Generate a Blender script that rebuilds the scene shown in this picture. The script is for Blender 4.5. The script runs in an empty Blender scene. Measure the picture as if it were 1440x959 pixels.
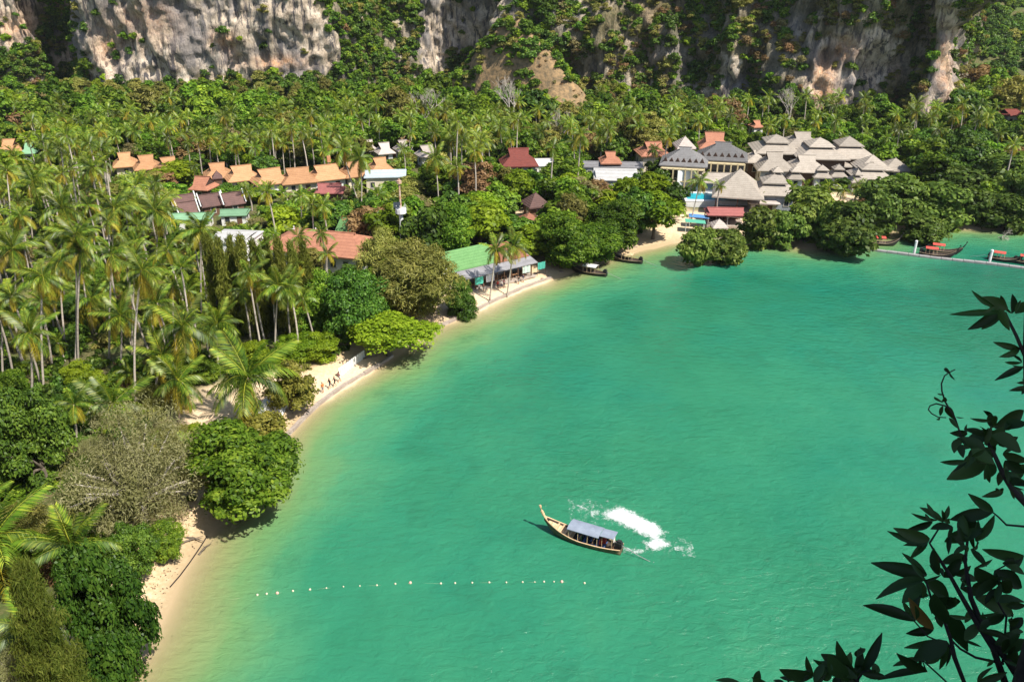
import bpy, math, random
import numpy as np
from mathutils import Vector, Matrix
R = math.radians
random.seed(7); RNG = np.random.default_rng(7)
scene = bpy.context.scene
COL = scene.collection

# ------------------------------------------------------------------ camera, sky, sun
CAMH, PITCH, FPX = 55.0, 25.0, 1150.0          # metres, degrees down, focal length in 1440-px units
cam_d = bpy.data.cameras.new('camera'); cam = bpy.data.objects.new('camera', cam_d); COL.objects.link(cam)
cam.location = (0, 0, CAMH); cam.rotation_euler = (R(90 - PITCH), 0, 0)
cam_d.sensor_width = 36; cam_d.lens = FPX / 1440 * 36; cam_d.clip_start = 0.05; cam_d.clip_end = 9000
scene.camera = cam
SUN_EL, SUN_AZ = 54.0, 130.0                    # azimuth clockwise from +Y (the view direction): right, a little behind the viewer
sdir = Vector((math.sin(R(SUN_AZ)) * math.cos(R(SUN_EL)), math.cos(R(SUN_AZ)) * math.cos(R(SUN_EL)), math.sin(R(SUN_EL))))
world = bpy.data.worlds.new('World'); scene.world = world; world.use_nodes = True
wn = world.node_tree.nodes; wl = world.node_tree.links
sky = wn.new('ShaderNodeTexSky'); sky.sky_type = 'NISHITA'; sky.sun_disc = False
sky.sun_elevation = R(SUN_EL); sky.sun_rotation = R(SUN_AZ); sky.dust_density = 1.2
bg = next(n for n in wn if n.type == 'BACKGROUND'); bg.inputs['Strength'].default_value = 0.095
wl.new(sky.outputs[0], bg.inputs['Color'])
sun_d = bpy.data.lights.new('sun', 'SUN'); sun_d.energy = 4.6; sun_d.angle = R(0.5); sun_d.color = (1, .945, .84)
sun = bpy.data.objects.new('sun', sun_d); COL.objects.link(sun)
sun.rotation_euler = (-sdir).to_track_quat('-Z', 'Y').to_euler(); sun.location = (0, -20, 220)
scene.view_settings.view_transform = 'Standard'; scene.view_settings.look = 'None'
scene.view_settings.exposure = 0.78; scene.view_settings.gamma = 1
cy = scene.cycles
cy.max_bounces = 7; cy.diffuse_bounces = 3; cy.glossy_bounces = 2; cy.transmission_bounces = 3; cy.transparent_max_bounces = 12
cy.use_denoising = True
try: cy.denoiser = 'OPENIMAGEDENOISE'
except Exception: pass

# ------------------------------------------------------------------ pixel <-> place (1440 x 959 photograph)
_c, _s = math.cos(R(PITCH)), math.sin(R(PITCH))
def ray(x, y):
    dx, dy = (x - 720) / FPX, -(y - 479.5) / FPX
    return np.array((dx, _c + dy * _s, -_s + dy * _c))
def P(x, y, z=0.0):                              # where the pixel's ray meets height z
    d = ray(x, y); t = (CAMH - z) / -d[2]
    return np.array((d[0] * t, d[1] * t, z))
def PY(x, y, Y):                                 # where it meets the upright plane y = Y
    d = ray(x, y); t = Y / d[1]
    return np.array((d[0] * t, Y, CAMH + d[2] * t))
def PD(x, y, D):                                 # at depth D along the view axis
    d = ray(x, y); return np.array((0, 0, CAMH)) + d * D
def proj(p):
    X, Y, Z = p[0], p[1], p[2] - CAMH
    dep = Y * _c - Z * _s; up = Y * _s + Z * _c
    return 720 + X / dep * FPX, 479.5 - up / dep * FPX, dep

# ------------------------------------------------------------------ numpy noise
def _hash(ix, iy, iz, seed):
    n = (ix * 374761393 + iy * 668265263 + iz * 2147483647 + seed * 1274126177) & 0xffffffff
    n = ((n ^ (n >> 13)) * 1274126177) & 0xffffffff
    n = (n ^ (n >> 16)) & 0xffffffff
    return n / 4294967295.0 * 2 - 1
def vnoise(p, seed=0):
    p = np.asarray(p, float); i = np.floor(p).astype(np.int64); f = p - i; f = f * f * (3 - 2 * f)
    o = 0
    for a in (0, 1):
        for b in (0, 1):
            for c in (0, 1):
                w = (f[:, 0] if a else 1 - f[:, 0]) * (f[:, 1] if b else 1 - f[:, 1]) * (f[:, 2] if c else 1 - f[:, 2])
                o = o + w * _hash(i[:, 0] + a, i[:, 1] + b, i[:, 2] + c, seed)
    return o
def fbm(p, octs=4, seed=0, gain=.5):
    o = 0; a = 1; q = np.array(p, float)
    for k in range(octs):
        o = o + a * vnoise(q, seed + k * 17); q = q * 2.03 + 11.3; a *= gain
    return o

# ------------------------------------------------------------------ mesh and object helpers
def np_mesh(name, V, F, mat=None, attrs=None, smooth=False, mats=None, midx=None):
    """V (n,3); F list of (m,k) int arrays (k = 3 or 4)."""
    if isinstance(F, np.ndarray): F = [F]
    me = bpy.data.meshes.new(name); V = np.asarray(V, np.float32)
    me.vertices.add(len(V)); me.vertices.foreach_set('co', V.ravel())
    loops = np.concatenate([f.ravel() for f in F]).astype(np.int32)
    tot = np.concatenate([np.full(len(f), f.shape[1], np.int32) for f in F])
    start = np.concatenate(([0], np.cumsum(tot)[:-1])).astype(np.int32)
    me.loops.add(len(loops)); me.loops.foreach_set('vertex_index', loops)
    me.polygons.add(len(tot)); me.polygons.foreach_set('loop_start', start)
    try: me.polygons.foreach_set('loop_total', tot)
    except Exception: pass
    for m in (mats or ([mat] if mat else [])): me.materials.append(m)
    if midx is not None: me.polygons.foreach_set('material_index', np.asarray(midx, np.int32))
    if smooth: me.polygons.foreach_set('use_smooth', np.ones(len(tot), bool))
    for k, (dom, arr) in (attrs or {}).items():
        a = me.attributes.new(k, 'FLOAT', dom); a.data.foreach_set('value', np.asarray(arr, np.float32))
    me.update(calc_edges=True); me.validate()
    return me
def link(name, me, parent=None, **props):
    o = bpy.data.objects.new(name, me); COL.objects.link(o)
    if parent is not None: o.parent = parent
    for k, v in props.items(): o[k] = v
    return o
def thing(name, label, category, loc=(0, 0, 0), rz=0.0, group=None):
    o = bpy.data.objects.new(name, None); COL.objects.link(o); o.location = loc; o.rotation_euler = (0, 0, rz)
    o.empty_display_size = .2; o['label'] = label; o['category'] = category
    if group: o['group'] = group
    return o
def tag(o, label, category, group=None):
    o['label'] = label; o['category'] = category
    if group: o['group'] = group
    return o
class G:
    """collects boxes, tubes and polygons; build() links them as one mesh object"""
    def __init__(s): s.v = []; s.f = []
    def poly(s, pts, faces):
        b = len(s.v); s.v += [tuple(p) for p in pts]; s.f += [tuple(b + i for i in f) for f in faces]; return s
    def box(s, c, d, rz=0, rx=0, ry=0):
        m = Matrix.Rotation(rz, 3, 'Z') @ Matrix.Rotation(ry, 3, 'Y') @ Matrix.Rotation(rx, 3, 'X')
        pts = [Vector(c) + m @ Vector((x * d[0] / 2, y * d[1] / 2, z * d[2] / 2)) for x in (-1, 1) for y in (-1, 1) for z in (-1, 1)]
        return s.poly(pts, [(0, 1, 3, 2), (4, 6, 7, 5), (0, 4, 5, 1), (2, 3, 7, 6), (0, 2, 6, 4), (1, 5, 7, 3)])
    def tube(s, pts, rad, n=6, cap=True):
        pts = [Vector(p) for p in pts]
        if not hasattr(rad, '__len__'): rad = [rad] * len(pts)
        b = len(s.v)
        for i, p in enumerate(pts):
            t = (pts[min(i + 1, len(pts) - 1)] - pts[max(i - 1, 0)])
            t = t.normalized() if t.length > 1e-9 else Vector((0, 0, 1))
            u = t.cross(Vector((0, 0, 1)) if abs(t.z) < .95 else Vector((1, 0, 0))).normalized(); w = t.cross(u)
            for k in range(n):
                a = 2 * math.pi * k / n; s.v.append(tuple(p + (u * math.cos(a) + w * math.sin(a)) * rad[i]))
        for i in range(len(pts) - 1):
            for k in range(n):
                k2 = (k + 1) % n
                s.f.append((b + i * n + k, b + i * n + k2, b + (i + 1) * n + k2, b + (i + 1) * n + k))
        if cap:
            s.f.append(tuple(b + k for k in range(n))[::-1]); e = b + (len(pts) - 1) * n; s.f.append(tuple(e + k for k in range(n)))
        return s
    def mesh(s, name, mat, smooth=False):
        me = bpy.data.meshes.new(name); me.from_pydata(s.v, [], s.f)
        me.materials.append(mat)
        if smooth: me.polygons.foreach_set('use_smooth', [True] * len(me.polygons))
        me.update(); return me
    def build(s, name, mat, parent=None, smooth=False, **props):
        return link(name, s.mesh(name, mat, smooth), parent, **props)
_children = {}
def copy_tree(o, loc=None, rz=None, scale=None, parent=None):
    c = o.copy(); COL.objects.link(c)
    if parent is not None: c.parent = parent
    if loc is not None: c.location = loc
    if rz is not None: c.rotation_euler = (0, 0, rz)
    if scale is not None: c.scale = scale if hasattr(scale, '__len__') else (scale,) * 3
    for ch in list(o.children): copy_tree(ch, parent=c)
    return c

# ------------------------------------------------------------------ materials
def new_mat(name):
    m = bpy.data.materials.new(name); m.use_nodes = True; nt = m.node_tree; nt.nodes.clear()
    out = nt.nodes.new('ShaderNodeOutputMaterial'); return m, nt, out
def nd(nt, t, **kw):
    n = nt.nodes.new(t)
    for k, v in kw.items():
        if k.startswith('i_'):
            key = k[2:]; n.inputs[int(key) if key.isdigit() else key].default_value = v
        else: setattr(n, k, v)
    return n
def ramp(nt, fac, stops):
    r = nt.nodes.new('ShaderNodeValToRGB'); e = r.color_ramp.elements
    while len(e) < len(stops): e.new(.5)
    for k, (p, c) in enumerate(stops): e[k].position = p; e[k].color = (*c, 1) if len(c) == 3 else c
    nt.links.new(fac, r.inputs[0]); return r.outputs[0]
def mixc(nt, fac, a, b, blend='MIX'):
    n = nt.nodes.new('ShaderNodeMix'); n.data_type = 'RGBA'; n.blend_type = blend
    for sock, val in ((n.inputs[0], fac), (n.inputs[6], a), (n.inputs[7], b)):
        if hasattr(val, 'is_output'): nt.links.new(val, sock)
        elif isinstance(val, (int, float)): sock.default_value = val
        else: sock.default_value = (*val, 1)
    return n.outputs[2]
def math_n(nt, op, a, b=None, clamp=False):
    n = nt.nodes.new('ShaderNodeMath'); n.operation = op; n.use_clamp = clamp
    for sock, val in ((n.inputs[0], a), (n.inputs[1], b)):
        if val is None: continue
        if hasattr(val, 'is_output'): nt.links.new(val, sock)
        else: sock.default_value = val
    return n.outputs[0]
def noise_n(nt, scale, detail=4, rough=.55, coord='Object', stretch=None):
    tc = nt.nodes.new('ShaderNodeTexCoord'); src = tc.outputs[coord]
    if stretch:
        mp = nt.nodes.new('ShaderNodeMapping'); mp.inputs['Scale'].default_value = stretch; nt.links.new(src, mp.inputs[0]); src = mp.outputs[0]
    n = nt.nodes.new('ShaderNodeTexNoise'); n.inputs['Scale'].default_value = scale; n.inputs['Detail'].default_value = detail; n.inputs['Roughness'].default_value = rough
    nt.links.new(src, n.inputs['Vector']); return n.outputs[0]
def bump(nt, h, strength=.3, dist=.1):
    b = nt.nodes.new('ShaderNodeBump'); b.inputs['Strength'].default_value = strength; b.inputs['Distance'].default_value = dist
    nt.links.new(h, b.inputs['Height']); return b.outputs[0]
def surf(name, col, col2=None, scale=2.0, rough=.75, bmp=.25, bdist=.05, metallic=0, stretch=None, vary=.0, coord='Object', spec=.3):
    """plain painted, wooden or stone surface: two tones in noise, fine bump, per-object variation"""
    m, nt, out = new_mat(name); p = nd(nt, 'ShaderNodeBsdfPrincipled'); p.inputs['Roughness'].default_value = rough
    p.inputs['Metallic'].default_value = metallic; p.inputs['Specular IOR Level'].default_value = spec
    n = noise_n(nt, scale, 5, .6, coord, stretch)
    c2 = col2 or tuple(x * .72 for x in col)
    c = ramp(nt, n, [(.33, c2), (.66, col)])
    if vary:
        oi = nd(nt, 'ShaderNodeObjectInfo'); hs = nd(nt, 'ShaderNodeHueSaturation')
        nt.links.new(math_n(nt, 'MULTIPLY_ADD', oi.outputs['Random'], vary), hs.inputs['Value'])
        hs.inputs['Value'].links[0].from_node.inputs[2].default_value = 1 - vary / 2
        nt.links.new(c, hs.inputs['Color']); c = hs.outputs[0]
    nt.links.new(c, p.inputs['Base Color'])
    if bmp: nt.links.new(bump(nt, n, bmp, bdist), p.inputs['Normal'])
    nt.links.new(p.outputs[0], out.inputs[0]); return m
def leaf_mat(name, dark, mid, light, trans=.35, vary=.5, gloss=.01, hue=.014):
    m, nt, out = new_mat(name)
    at = nd(nt, 'ShaderNodeAttribute', attribute_name='tint')
    c = ramp(nt, at.outputs['Fac'], [(0, dark), (.5, mid), (1, light)])
    oi = nd(nt, 'ShaderNodeObjectInfo'); hs = nd(nt, 'ShaderNodeHueSaturation')
    v = nd(nt, 'ShaderNodeMapRange'); v.inputs['To Min'].default_value = 1 - vary / 2; v.inputs['To Max'].default_value = 1 + vary / 2
    nt.links.new(oi.outputs['Random'], v.inputs[0]); nt.links.new(v.outputs[0], hs.inputs['Value'])
    w = nd(nt, 'ShaderNodeTexWhiteNoise', noise_dimensions='1D'); nt.links.new(oi.outputs['Random'], w.inputs['W'])
    h = nd(nt, 'ShaderNodeMapRange'); h.inputs['To Min'].default_value = .5 - hue; h.inputs['To Max'].default_value = .5 + hue
    nt.links.new(w.outputs[0], h.inputs[0]); nt.links.new(h.outputs[0], hs.inputs['Hue'])
    nt.links.new(c, hs.inputs['Color']); c = hs.outputs[0]
    d = nd(nt, 'ShaderNodeBsdfDiffuse'); t = nd(nt, 'ShaderNodeBsdfTranslucent'); g = nd(nt, 'ShaderNodeBsdfGlossy'); g.inputs['Roughness'].default_value = .45
    nt.links.new(c, d.inputs[0])
    nt.links.new(mixc(nt, 1.0, c, (1.25, 1.25, .55), 'MULTIPLY'), t.inputs[0])
    mx = nd(nt, 'ShaderNodeMixShader'); mx.inputs[0].default_value = trans
    nt.links.new(d.outputs[0], mx.inputs[1]); nt.links.new(t.outputs[0], mx.inputs[2])
    m2 = nd(nt, 'ShaderNodeMixShader'); m2.inputs[0].default_value = gloss
    nt.links.new(mx.outputs[0], m2.inputs[1]); nt.links.new(g.outputs[0], m2.inputs[2]); nt.links.new(m2.outputs[0], out.inputs[0])
    return m
def roof_mat(name, col, col2, course=.35, rough=.8):
    m, nt, out = new_mat(name); p = nd(nt, 'ShaderNodeBsdfPrincipled'); p.inputs['Roughness'].default_value = rough; p.inputs['Specular IOR Level'].default_value = .25
    n = noise_n(nt, .9, 6, .65); n2 = noise_n(nt, 6, 3, .6)
    c = ramp(nt, n, [(.3, col2), (.62, col)])
    c = mixc(nt, .35, c, ramp(nt, n2, [(.35, tuple(x * .6 for x in col)), (.6, tuple(min(1, x * 1.15) for x in col))]))
    tc = nd(nt, 'ShaderNodeTexCoord'); wv = nd(nt, 'ShaderNodeTexWave', wave_type='BANDS', bands_direction='Z'); wv.inputs['Scale'].default_value = .32 / course
    wv.inputs['Distortion'].default_value = 1.0; nt.links.new(tc.outputs['Object'], wv.inputs[0])
    c = mixc(nt, math_n(nt, 'MULTIPLY', wv.outputs['Fac'], .22), c, tuple(x * .45 for x in col2))
    oi = nd(nt, 'ShaderNodeObjectInfo'); hs = nd(nt, 'ShaderNodeHueSaturation'); mr = nd(nt, 'ShaderNodeMapRange'); mr.inputs['To Min'].default_value = .74; mr.inputs['To Max'].default_value = 1.12
    nt.links.new(oi.outputs['Random'], mr.inputs[0]); nt.links.new(mr.outputs[0], hs.inputs['Value']); nt.links.new(c, hs.inputs['Color']); c = hs.outputs[0]
    nt.links.new(c, p.inputs['Base Color']); nt.links.new(bump(nt, wv.outputs['Fac'], .5, .06), p.inputs['Normal'])
    nt.links.new(p.outputs[0], out.inputs[0]); return m

M = {}
M['leaf_green'] = leaf_mat('leaf_green', (.030, .074, .008), (.102, .19, .015), (.24, .335, .032), vary=.85)
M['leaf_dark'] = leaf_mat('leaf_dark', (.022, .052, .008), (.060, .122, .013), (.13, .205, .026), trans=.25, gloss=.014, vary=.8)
M['leaf_bright'] = leaf_mat('leaf_bright', (.09, .15, .01), (.19, .28, .014), (.31, .40, .03), trans=.4, vary=.6)
M['leaf_olive'] = leaf_mat('leaf_olive', (.10, .11, .02), (.20, .20, .045), (.33, .30, .08), trans=.3, vary=.7)
M['leaf_dry'] = leaf_mat('leaf_dry', (0.132, 0.102, 0.038), (0.228, 0.198, 0.082), (0.348, 0.312, 0.144), trans=.3, hue=.015)
M['leaf_straw'] = leaf_mat('leaf_straw', (.19, .20, .065), (.32, .32, .13), (.46, .44, .23), trans=.35, hue=.01)
M['leaf_brown'] = leaf_mat('leaf_brown', (.12, .07, .03), (.22, .135, .06), (.30, .20, .09), trans=.25, hue=.015)
M['leaf_yellow'] = leaf_mat('leaf_yellow', (.12, .13, .02), (.24, .235, .04), (.38, .34, .07), trans=.3, hue=.012)
M['leaf_mangrove'] = leaf_mat('leaf_mangrove', (.044, .080, .014), (.108, .165, .026), (.20, .255, .05), trans=.28, vary=.7)
M['needle'] = leaf_mat('needle', (0.069, 0.094, 0.014), (0.131, 0.156, 0.025), (0.22, 0.225, 0.045), trans=.3, hue=.015)
M['frond'] = leaf_mat('frond', (.028, .070, .007), (.115, .19, .014), (.33, .36, .035), trans=.36, vary=.9, gloss=.03, hue=.014)
M['frond_old'] = leaf_mat('frond_old', (.19, .18, .015), (.34, .29, .03), (.52, .42, .05), trans=.35, vary=.5, hue=.012)
M['frond_dead'] = leaf_mat('frond_dead', (.24, .13, .03), (.40, .25, .05), (.55, .38, .09), trans=.3, vary=.5, hue=.015)
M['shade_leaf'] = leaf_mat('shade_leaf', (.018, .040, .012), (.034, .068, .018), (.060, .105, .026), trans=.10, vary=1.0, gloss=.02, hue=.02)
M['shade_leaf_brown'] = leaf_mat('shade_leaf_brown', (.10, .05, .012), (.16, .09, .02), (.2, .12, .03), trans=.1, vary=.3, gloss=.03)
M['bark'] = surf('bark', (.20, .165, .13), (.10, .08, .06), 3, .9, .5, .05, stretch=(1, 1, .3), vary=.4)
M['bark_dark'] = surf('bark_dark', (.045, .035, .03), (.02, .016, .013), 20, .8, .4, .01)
M['bark_pale'] = surf('bark_pale', (.50, .45, .39), (.32, .28, .24), 3, .9, .3, .05)
M['palm_trunk'] = surf('palm_trunk', (.50, .44, .37), (.30, .25, .21), 3, .9, .5, .05, stretch=(.5, .5, 2.2), vary=.5)
M['coconut'] = surf('coconut', (.22, .23, .05), (.15, .10, .03), 4, .6)

# ------------------------------------------------------------------ shoreline, land and sea bed
SHORE_PX = [(150, 1060), (185, 959), (213, 905), (238, 855), (258, 805), (286, 760), (318, 730), (362, 690), (384, 650), (393, 626),
            (420, 596), (452, 566), (488, 541), (527, 519), (552, 502), (590, 474), (618, 460), (650, 446), (690, 427), (735, 406), (775, 392),
            (800, 383), (828, 374), (850, 366), (874, 359), (905, 351), (942, 343), (968, 336), (1000, 329), (1030, 330),
            (1060, 340), (1100, 343), (1140, 349), (1190, 347), (1232, 334), (1262, 322), (1300, 322), (1330, 320), (1370, 322), (1405, 322), (1440, 318), (1560, 314), (1800, 309)]
SHORE = np.array([P(*q)[:2] for q in SHORE_PX])
LAND = np.vstack([SHORE, [(900, SHORE[-1, 1]), (900, 1200), (-208, 1200), (-206, 352), (-217, 335), (-300, 250), (-300, -100), (-45, -100), (-42, 0)]])
def in_poly(pts, poly):
    pts = np.asarray(pts, float); poly = np.asarray(poly, float); ins = np.zeros(len(pts), bool); j = len(poly) - 1
    x, y = pts[:, 0], pts[:, 1]
    for i in range(len(poly)):
        xi, yi = poly[i]; xj, yj = poly[j]
        if yi != yj:
            c = ((yi > y) != (yj > y)) & (x < (xj - xi) * (y - yi) / (yj - yi) + xi); ins ^= c
        j = i
    return ins
def dist_poly(pts, poly, closed=True):
    d = np.full(len(pts), 1e9); n = len(poly)
    for i in range(n if closed else n - 1):
        a = poly[i]; b = poly[(i + 1) % n]; ab = b - a
        t = np.clip(((pts - a) @ ab) / max(ab @ ab, 1e-9), 0, 1)
        d = np.minimum(d, np.hypot(*(pts - (a + t[:, None] * ab)).T))
    return d
def shore_d(pts):                                # signed distance, + inland
    d = dist_poly(pts, LAND); return np.where(in_poly(pts, LAND), d, -d)
# cliff foot in plan: (photo column, distance ahead, lean back per metre of height)
CLIFF_PX = [(-420, 400, .1), (-200, 372, .1), (-60, 352, .08), (10, 348, .05), (45, 346, .05), (60, 366, .12), (88, 374, .15), (112, 372, .1), (121, 345, .03), (140, 336, .0),
            (250, 333, .0), (380, 331, .0), (460, 329, .04), (484, 333, .14), (515, 344, .18), (545, 370, .08), (600, 384, .02), (650, 382, .02), (695, 372, .03), (715, 350, .06), (760, 338, .16),
            (800, 334, .30), (850, 327, .30), (900, 322, .32), (950, 316, .26), (985, 316, .14), (1025, 304, .06), (1060, 306, .18), (1110, 294, .2), (1150, 288, .06),
            (1200, 286, .03), (1250, 290, .05), (1285, 292, .08), (1308, 281, .02), (1336, 281, .0), (1344, 296, .02), (1347, 330, .04), (1352, 400, .06)]
_cp = np.array([(PY(a, 90, b)[0], b, l) for a, b, l in CLIFF_PX])
def cliff_y(x): return np.interp(x, _cp[:35, 0], _cp[:35, 1], right=470)
def ground_z(pts):
    pts = np.asarray(pts, float); d = shore_d(pts); y = pts[:, 1]; n = fbm(np.c_[pts / 9, 0 * y], 3, 5)
    beach = np.clip((112 - y) / 18, 0, 1)        # the natural beach; farther on a low sea wall holds the path
    up = beach * np.minimum(.15 * d, 1.5) + (1 - beach) * np.minimum(.42 + .09 * np.maximum(d - .4, 0), 1.5)
    up = np.where(d < .45, np.minimum(up, d * 1.0), up)
    z = np.where(d > 0, up, np.maximum(d * (.15 + .03 * n), -2.25 - 2.2 * np.clip((y - 88) / 85, 0, 1) ** 1.2 - .4 * fbm(np.c_[pts / 40, 0 * y], 2, 6)))
    z += np.where(d > 6, .18 * n, 0)
    tal = np.clip((y - (cliff_y(pts[:, 0]) - 42)) / 42, 0, 1)
    return z + np.where(d > 10, 4.5 * tal * tal * (3 - 2 * tal), 0)
def gz(x, y): return float(ground_z(np.array([[x, y]]))[0])
def grid_mesh(name, xs, ys, zf, mat, attrs=None, smooth=True):
    X, Y = np.meshgrid(xs, ys); pts = np.c_[X.ravel(), Y.ravel()]; z = zf(pts)
    nx = len(xs); i = np.arange((len(ys) - 1) * nx).reshape(-1, nx)[:, :-1].ravel()
    F = np.c_[i, i + 1, i + nx + 1, i + nx]
    return np_mesh(name, np.c_[pts, z], F, mat, {k: ('POINT', f(pts)) for k, f in (attrs or {}).items()}, smooth)
# land material: sand by the water, wet where the sea has just been, leaf litter and grass inland
m, nt, out = new_mat('ground'); p = nd(nt, 'ShaderNodeBsdfPrincipled'); p.inputs['Specular IOR Level'].default_value = .2
at = nd(nt, 'ShaderNodeAttribute', attribute_name='inland')
n1 = noise_n(nt, .22, 6, .6); n2 = noise_n(nt, 2.2, 6, .65); n3 = noise_n(nt, 14, 3, .6)
sand = ramp(nt, n2, [(.3, (.50, .34, .19)), (.5, (.60, .44, .27)), (.7, (.68, .53, .36))])
wet = ramp(nt, math_n(nt, 'ADD', at.outputs['Fac'], math_n(nt, 'MULTIPLY', n2, 1.6)), [(.0, (1, 1, 1)), (1, (0, 0, 0))])
wet = nd(nt, 'ShaderNodeMapRange'); nt.links.new(math_n(nt, 'ADD', at.outputs['Fac'], math_n(nt, 'MULTIPLY', n2, 2.0)), wet.inputs[0])
wet.inputs['From Min'].default_value = 1.2; wet.inputs['From Max'].default_value = 3.4; wet.inputs['To Min'].default_value = 1; wet.inputs['To Max'].default_value = 0
sand = mixc(nt, wet.outputs[0], sand, (.39, .295, .175))
vo = nd(nt, 'ShaderNodeTexVoronoi'); vo.inputs['Scale'].default_value = 1.3; nt.links.new(nd(nt, 'ShaderNodeTexCoord').outputs['Object'], vo.inputs['Vector'])
sand = mixc(nt, math_n(nt, 'MULTIPLY', ramp(nt, vo.outputs['Distance'], [(.05, (.8, .8, .8)), (.16, (0, 0, 0))]), ramp(nt, n1, [(.45, (0, 0, 0)), (.6, (1, 1, 1))])), sand, (.15, .10, .06))
sand = mixc(nt, ramp(nt, n3, [(.35, (.35, .35, .35)), (.55, (0, 0, 0))]), sand, (.36, .25, .15))
litter = ramp(nt, n2, [(.3, (.035, .040, .014)), (.5, (.085, .085, .030)), (.72, (.21, .155, .085))])
litter = mixc(nt, ramp(nt, n1, [(.45, (0, 0, 0)), (.62, (1, 1, 1))]), litter, ramp(nt, n3, [(.3, (.045, .075, .018)), (.7, (.09, .13, .03))]))
inl = nd(nt, 'ShaderNodeMapRange'); nt.links.new(math_n(nt, 'ADD', at.outputs['Fac'], math_n(nt, 'MULTIPLY', n1, 8)), inl.inputs[0])
inl.inputs['From Min'].default_value = 10; inl.inputs['From Max'].default_value = 14
col = mixc(nt, inl.outputs[0], sand, litter)
clr = nd(nt, 'ShaderNodeAttribute', attribute_name='clearing')
col = mixc(nt, clr.outputs['Fac'], col, ramp(nt, n2, [(.3, (.52, .38, .24)), (.7, (.70, .55, .38))]))
nt.links.new(col, p.inputs['Base Color']); p.inputs['Roughness'].default_value = .9
nt.links.new(bump(nt, n3, .4, .06), p.inputs['Normal']); nt.links.new(p.outputs[0], out.inputs[0]); M['ground'] = m
CLEAR = [(P(x, y, 1)[:2], r) for x, y, r in ((318, 590, 5.5), (350, 562, 5), (385, 548, 4.5), (1000, 318, 9), (985, 312, 7), (1030, 312, 6), (745, 308, 5), (1176, 283, 5), (470, 536, 3.6), (484, 528, 3.2), (500, 515, 2.6), (700, 412, 6), (730, 400, 6), (660, 425, 5))]
def clear_f(pts):
    o = np.zeros(len(pts))
    for c, r in CLEAR: o = np.maximum(o, np.clip(1.6 - np.hypot(*(pts - c).T) / r, 0, 1))
    return np.clip(o * 1.5 + .5 * fbm(np.c_[pts / 3, 0 * o], 3, 9) * (o > 0), 0, 1)
xs = np.concatenate([np.linspace(-900, -62, 50), np.arange(-60, 232, 1.25), np.linspace(236, 900, 40)])
ys = np.concatenate([np.linspace(-100, 40, 24), np.arange(41.5, 262, 1.25), np.linspace(266, 420, 60), np.linspace(440, 1200, 20)])
land_me = grid_mesh('ground', xs, ys, ground_z, M['ground'], {'inland': lambda q: np.clip(shore_d(q), -20, 200), 'clearing': clear_f})
link('ground', land_me, kind='structure')

# sea: turbid green water over the sand; colour and cover follow the depth of the bed below
m, nt, out = new_mat('sea_water'); p = nd(nt, 'ShaderNodeBsdfPrincipled')
dp = nd(nt, 'ShaderNodeAttribute', attribute_name='depth').outputs['Fac']
big = noise_n(nt, .028, 4, .6, stretch=(1, 1.0, 1)); mid = noise_n(nt, .11, 5, .62, stretch=(1, .6, 1))
dpn = math_n(nt, 'ADD', dp, math_n(nt, 'MULTIPLY', math_n(nt, 'SUBTRACT', mid, .5), math_n(nt, 'MINIMUM', dp, 1.5)))
dd = math_n(nt, 'DIVIDE', dpn, 4.6, True)
col = ramp(nt, dd, [(.0, (.36, .345, .165)), (.08, (.25, .295, .122)), (.17, (.125, .258, .10)), (.30, (.058, .222, .106)), (.50, (.028, .186, .098)), (.78, (.010, .118, .062)), (1.0, (.006, .090, .048))])
col = mixc(nt, math_n(nt, 'MULTIPLY', ramp(nt, big, [(.44, (0, 0, 0)), (.66, (.6, .6, .6))]), ramp(nt, dd, [(.4, (0, 0, 0)), (.7, (1, 1, 1))])), col, (.008, .165, .120))
weed = noise_n(nt, .14, 5, .6, stretch=(1, .8, 1)); col = mixc(nt, math_n(nt, 'MULTIPLY', ramp(nt, weed, [(.56, (0, 0, 0)), (.70, (.38, .38, .38))]), ramp(nt, dd, [(.08, (0, 0, 0)), (.2, (1, 1, 1)), (.5, (1, 1, 1)), (.75, (.2, .2, .2))])), col, (.018, .105, .055))
nt.links.new(col, p.inputs['Base Color']); p.inputs['Roughness'].default_value = .16; p.inputs['IOR'].default_value = 1.33
tc = nd(nt, 'ShaderNodeTexCoord'); mp = nd(nt, 'ShaderNodeMapping'); mp.inputs['Rotation'].default_value = (0, 0, R(18)); mp.inputs['Scale'].default_value = (.85, 1.5, 1)
nt.links.new(tc.outputs['Object'], mp.inputs[0])
w1 = nd(nt, 'ShaderNodeTexNoise'); w1.inputs['Scale'].default_value = .75; w1.inputs['Detail'].default_value = 7; w1.inputs['Roughness'].default_value = .62; w1.inputs['Distortion'].default_value = .5
nt.links.new(mp.outputs[0], w1.inputs['Vector'])
w2 = nd(nt, 'ShaderNodeTexNoise'); w2.inputs['Scale'].default_value = .16; w2.inputs['Detail'].default_value = 3; nt.links.new(mp.outputs[0], w2.inputs['Vector'])
hgt = math_n(nt, 'ADD', w1.outputs[0], math_n(nt, 'MULTIPLY', w2.outputs[0], 1.2))
calm = noise_n(nt, .018, 3, .5); bn = nt.nodes.new('ShaderNodeBump'); bn.inputs['Distance'].default_value = .4
nt.links.new(hgt, bn.inputs['Height']); cl = nd(nt, 'ShaderNodeMapRange'); nt.links.new(calm, cl.inputs[0]); cl.inputs['From Min'].default_value = .35; cl.inputs['From Max'].default_value = .65
cl.inputs['To Min'].default_value = .35; cl.inputs['To Max'].default_value = 1.0; nt.links.new(cl.outputs[0], bn.inputs['Strength'])
nt.links.new(bn.outputs[0], p.inputs['Normal'])
tr = nd(nt, 'ShaderNodeBsdfTransparent'); mx = nd(nt, 'ShaderNodeMixShader')
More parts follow.
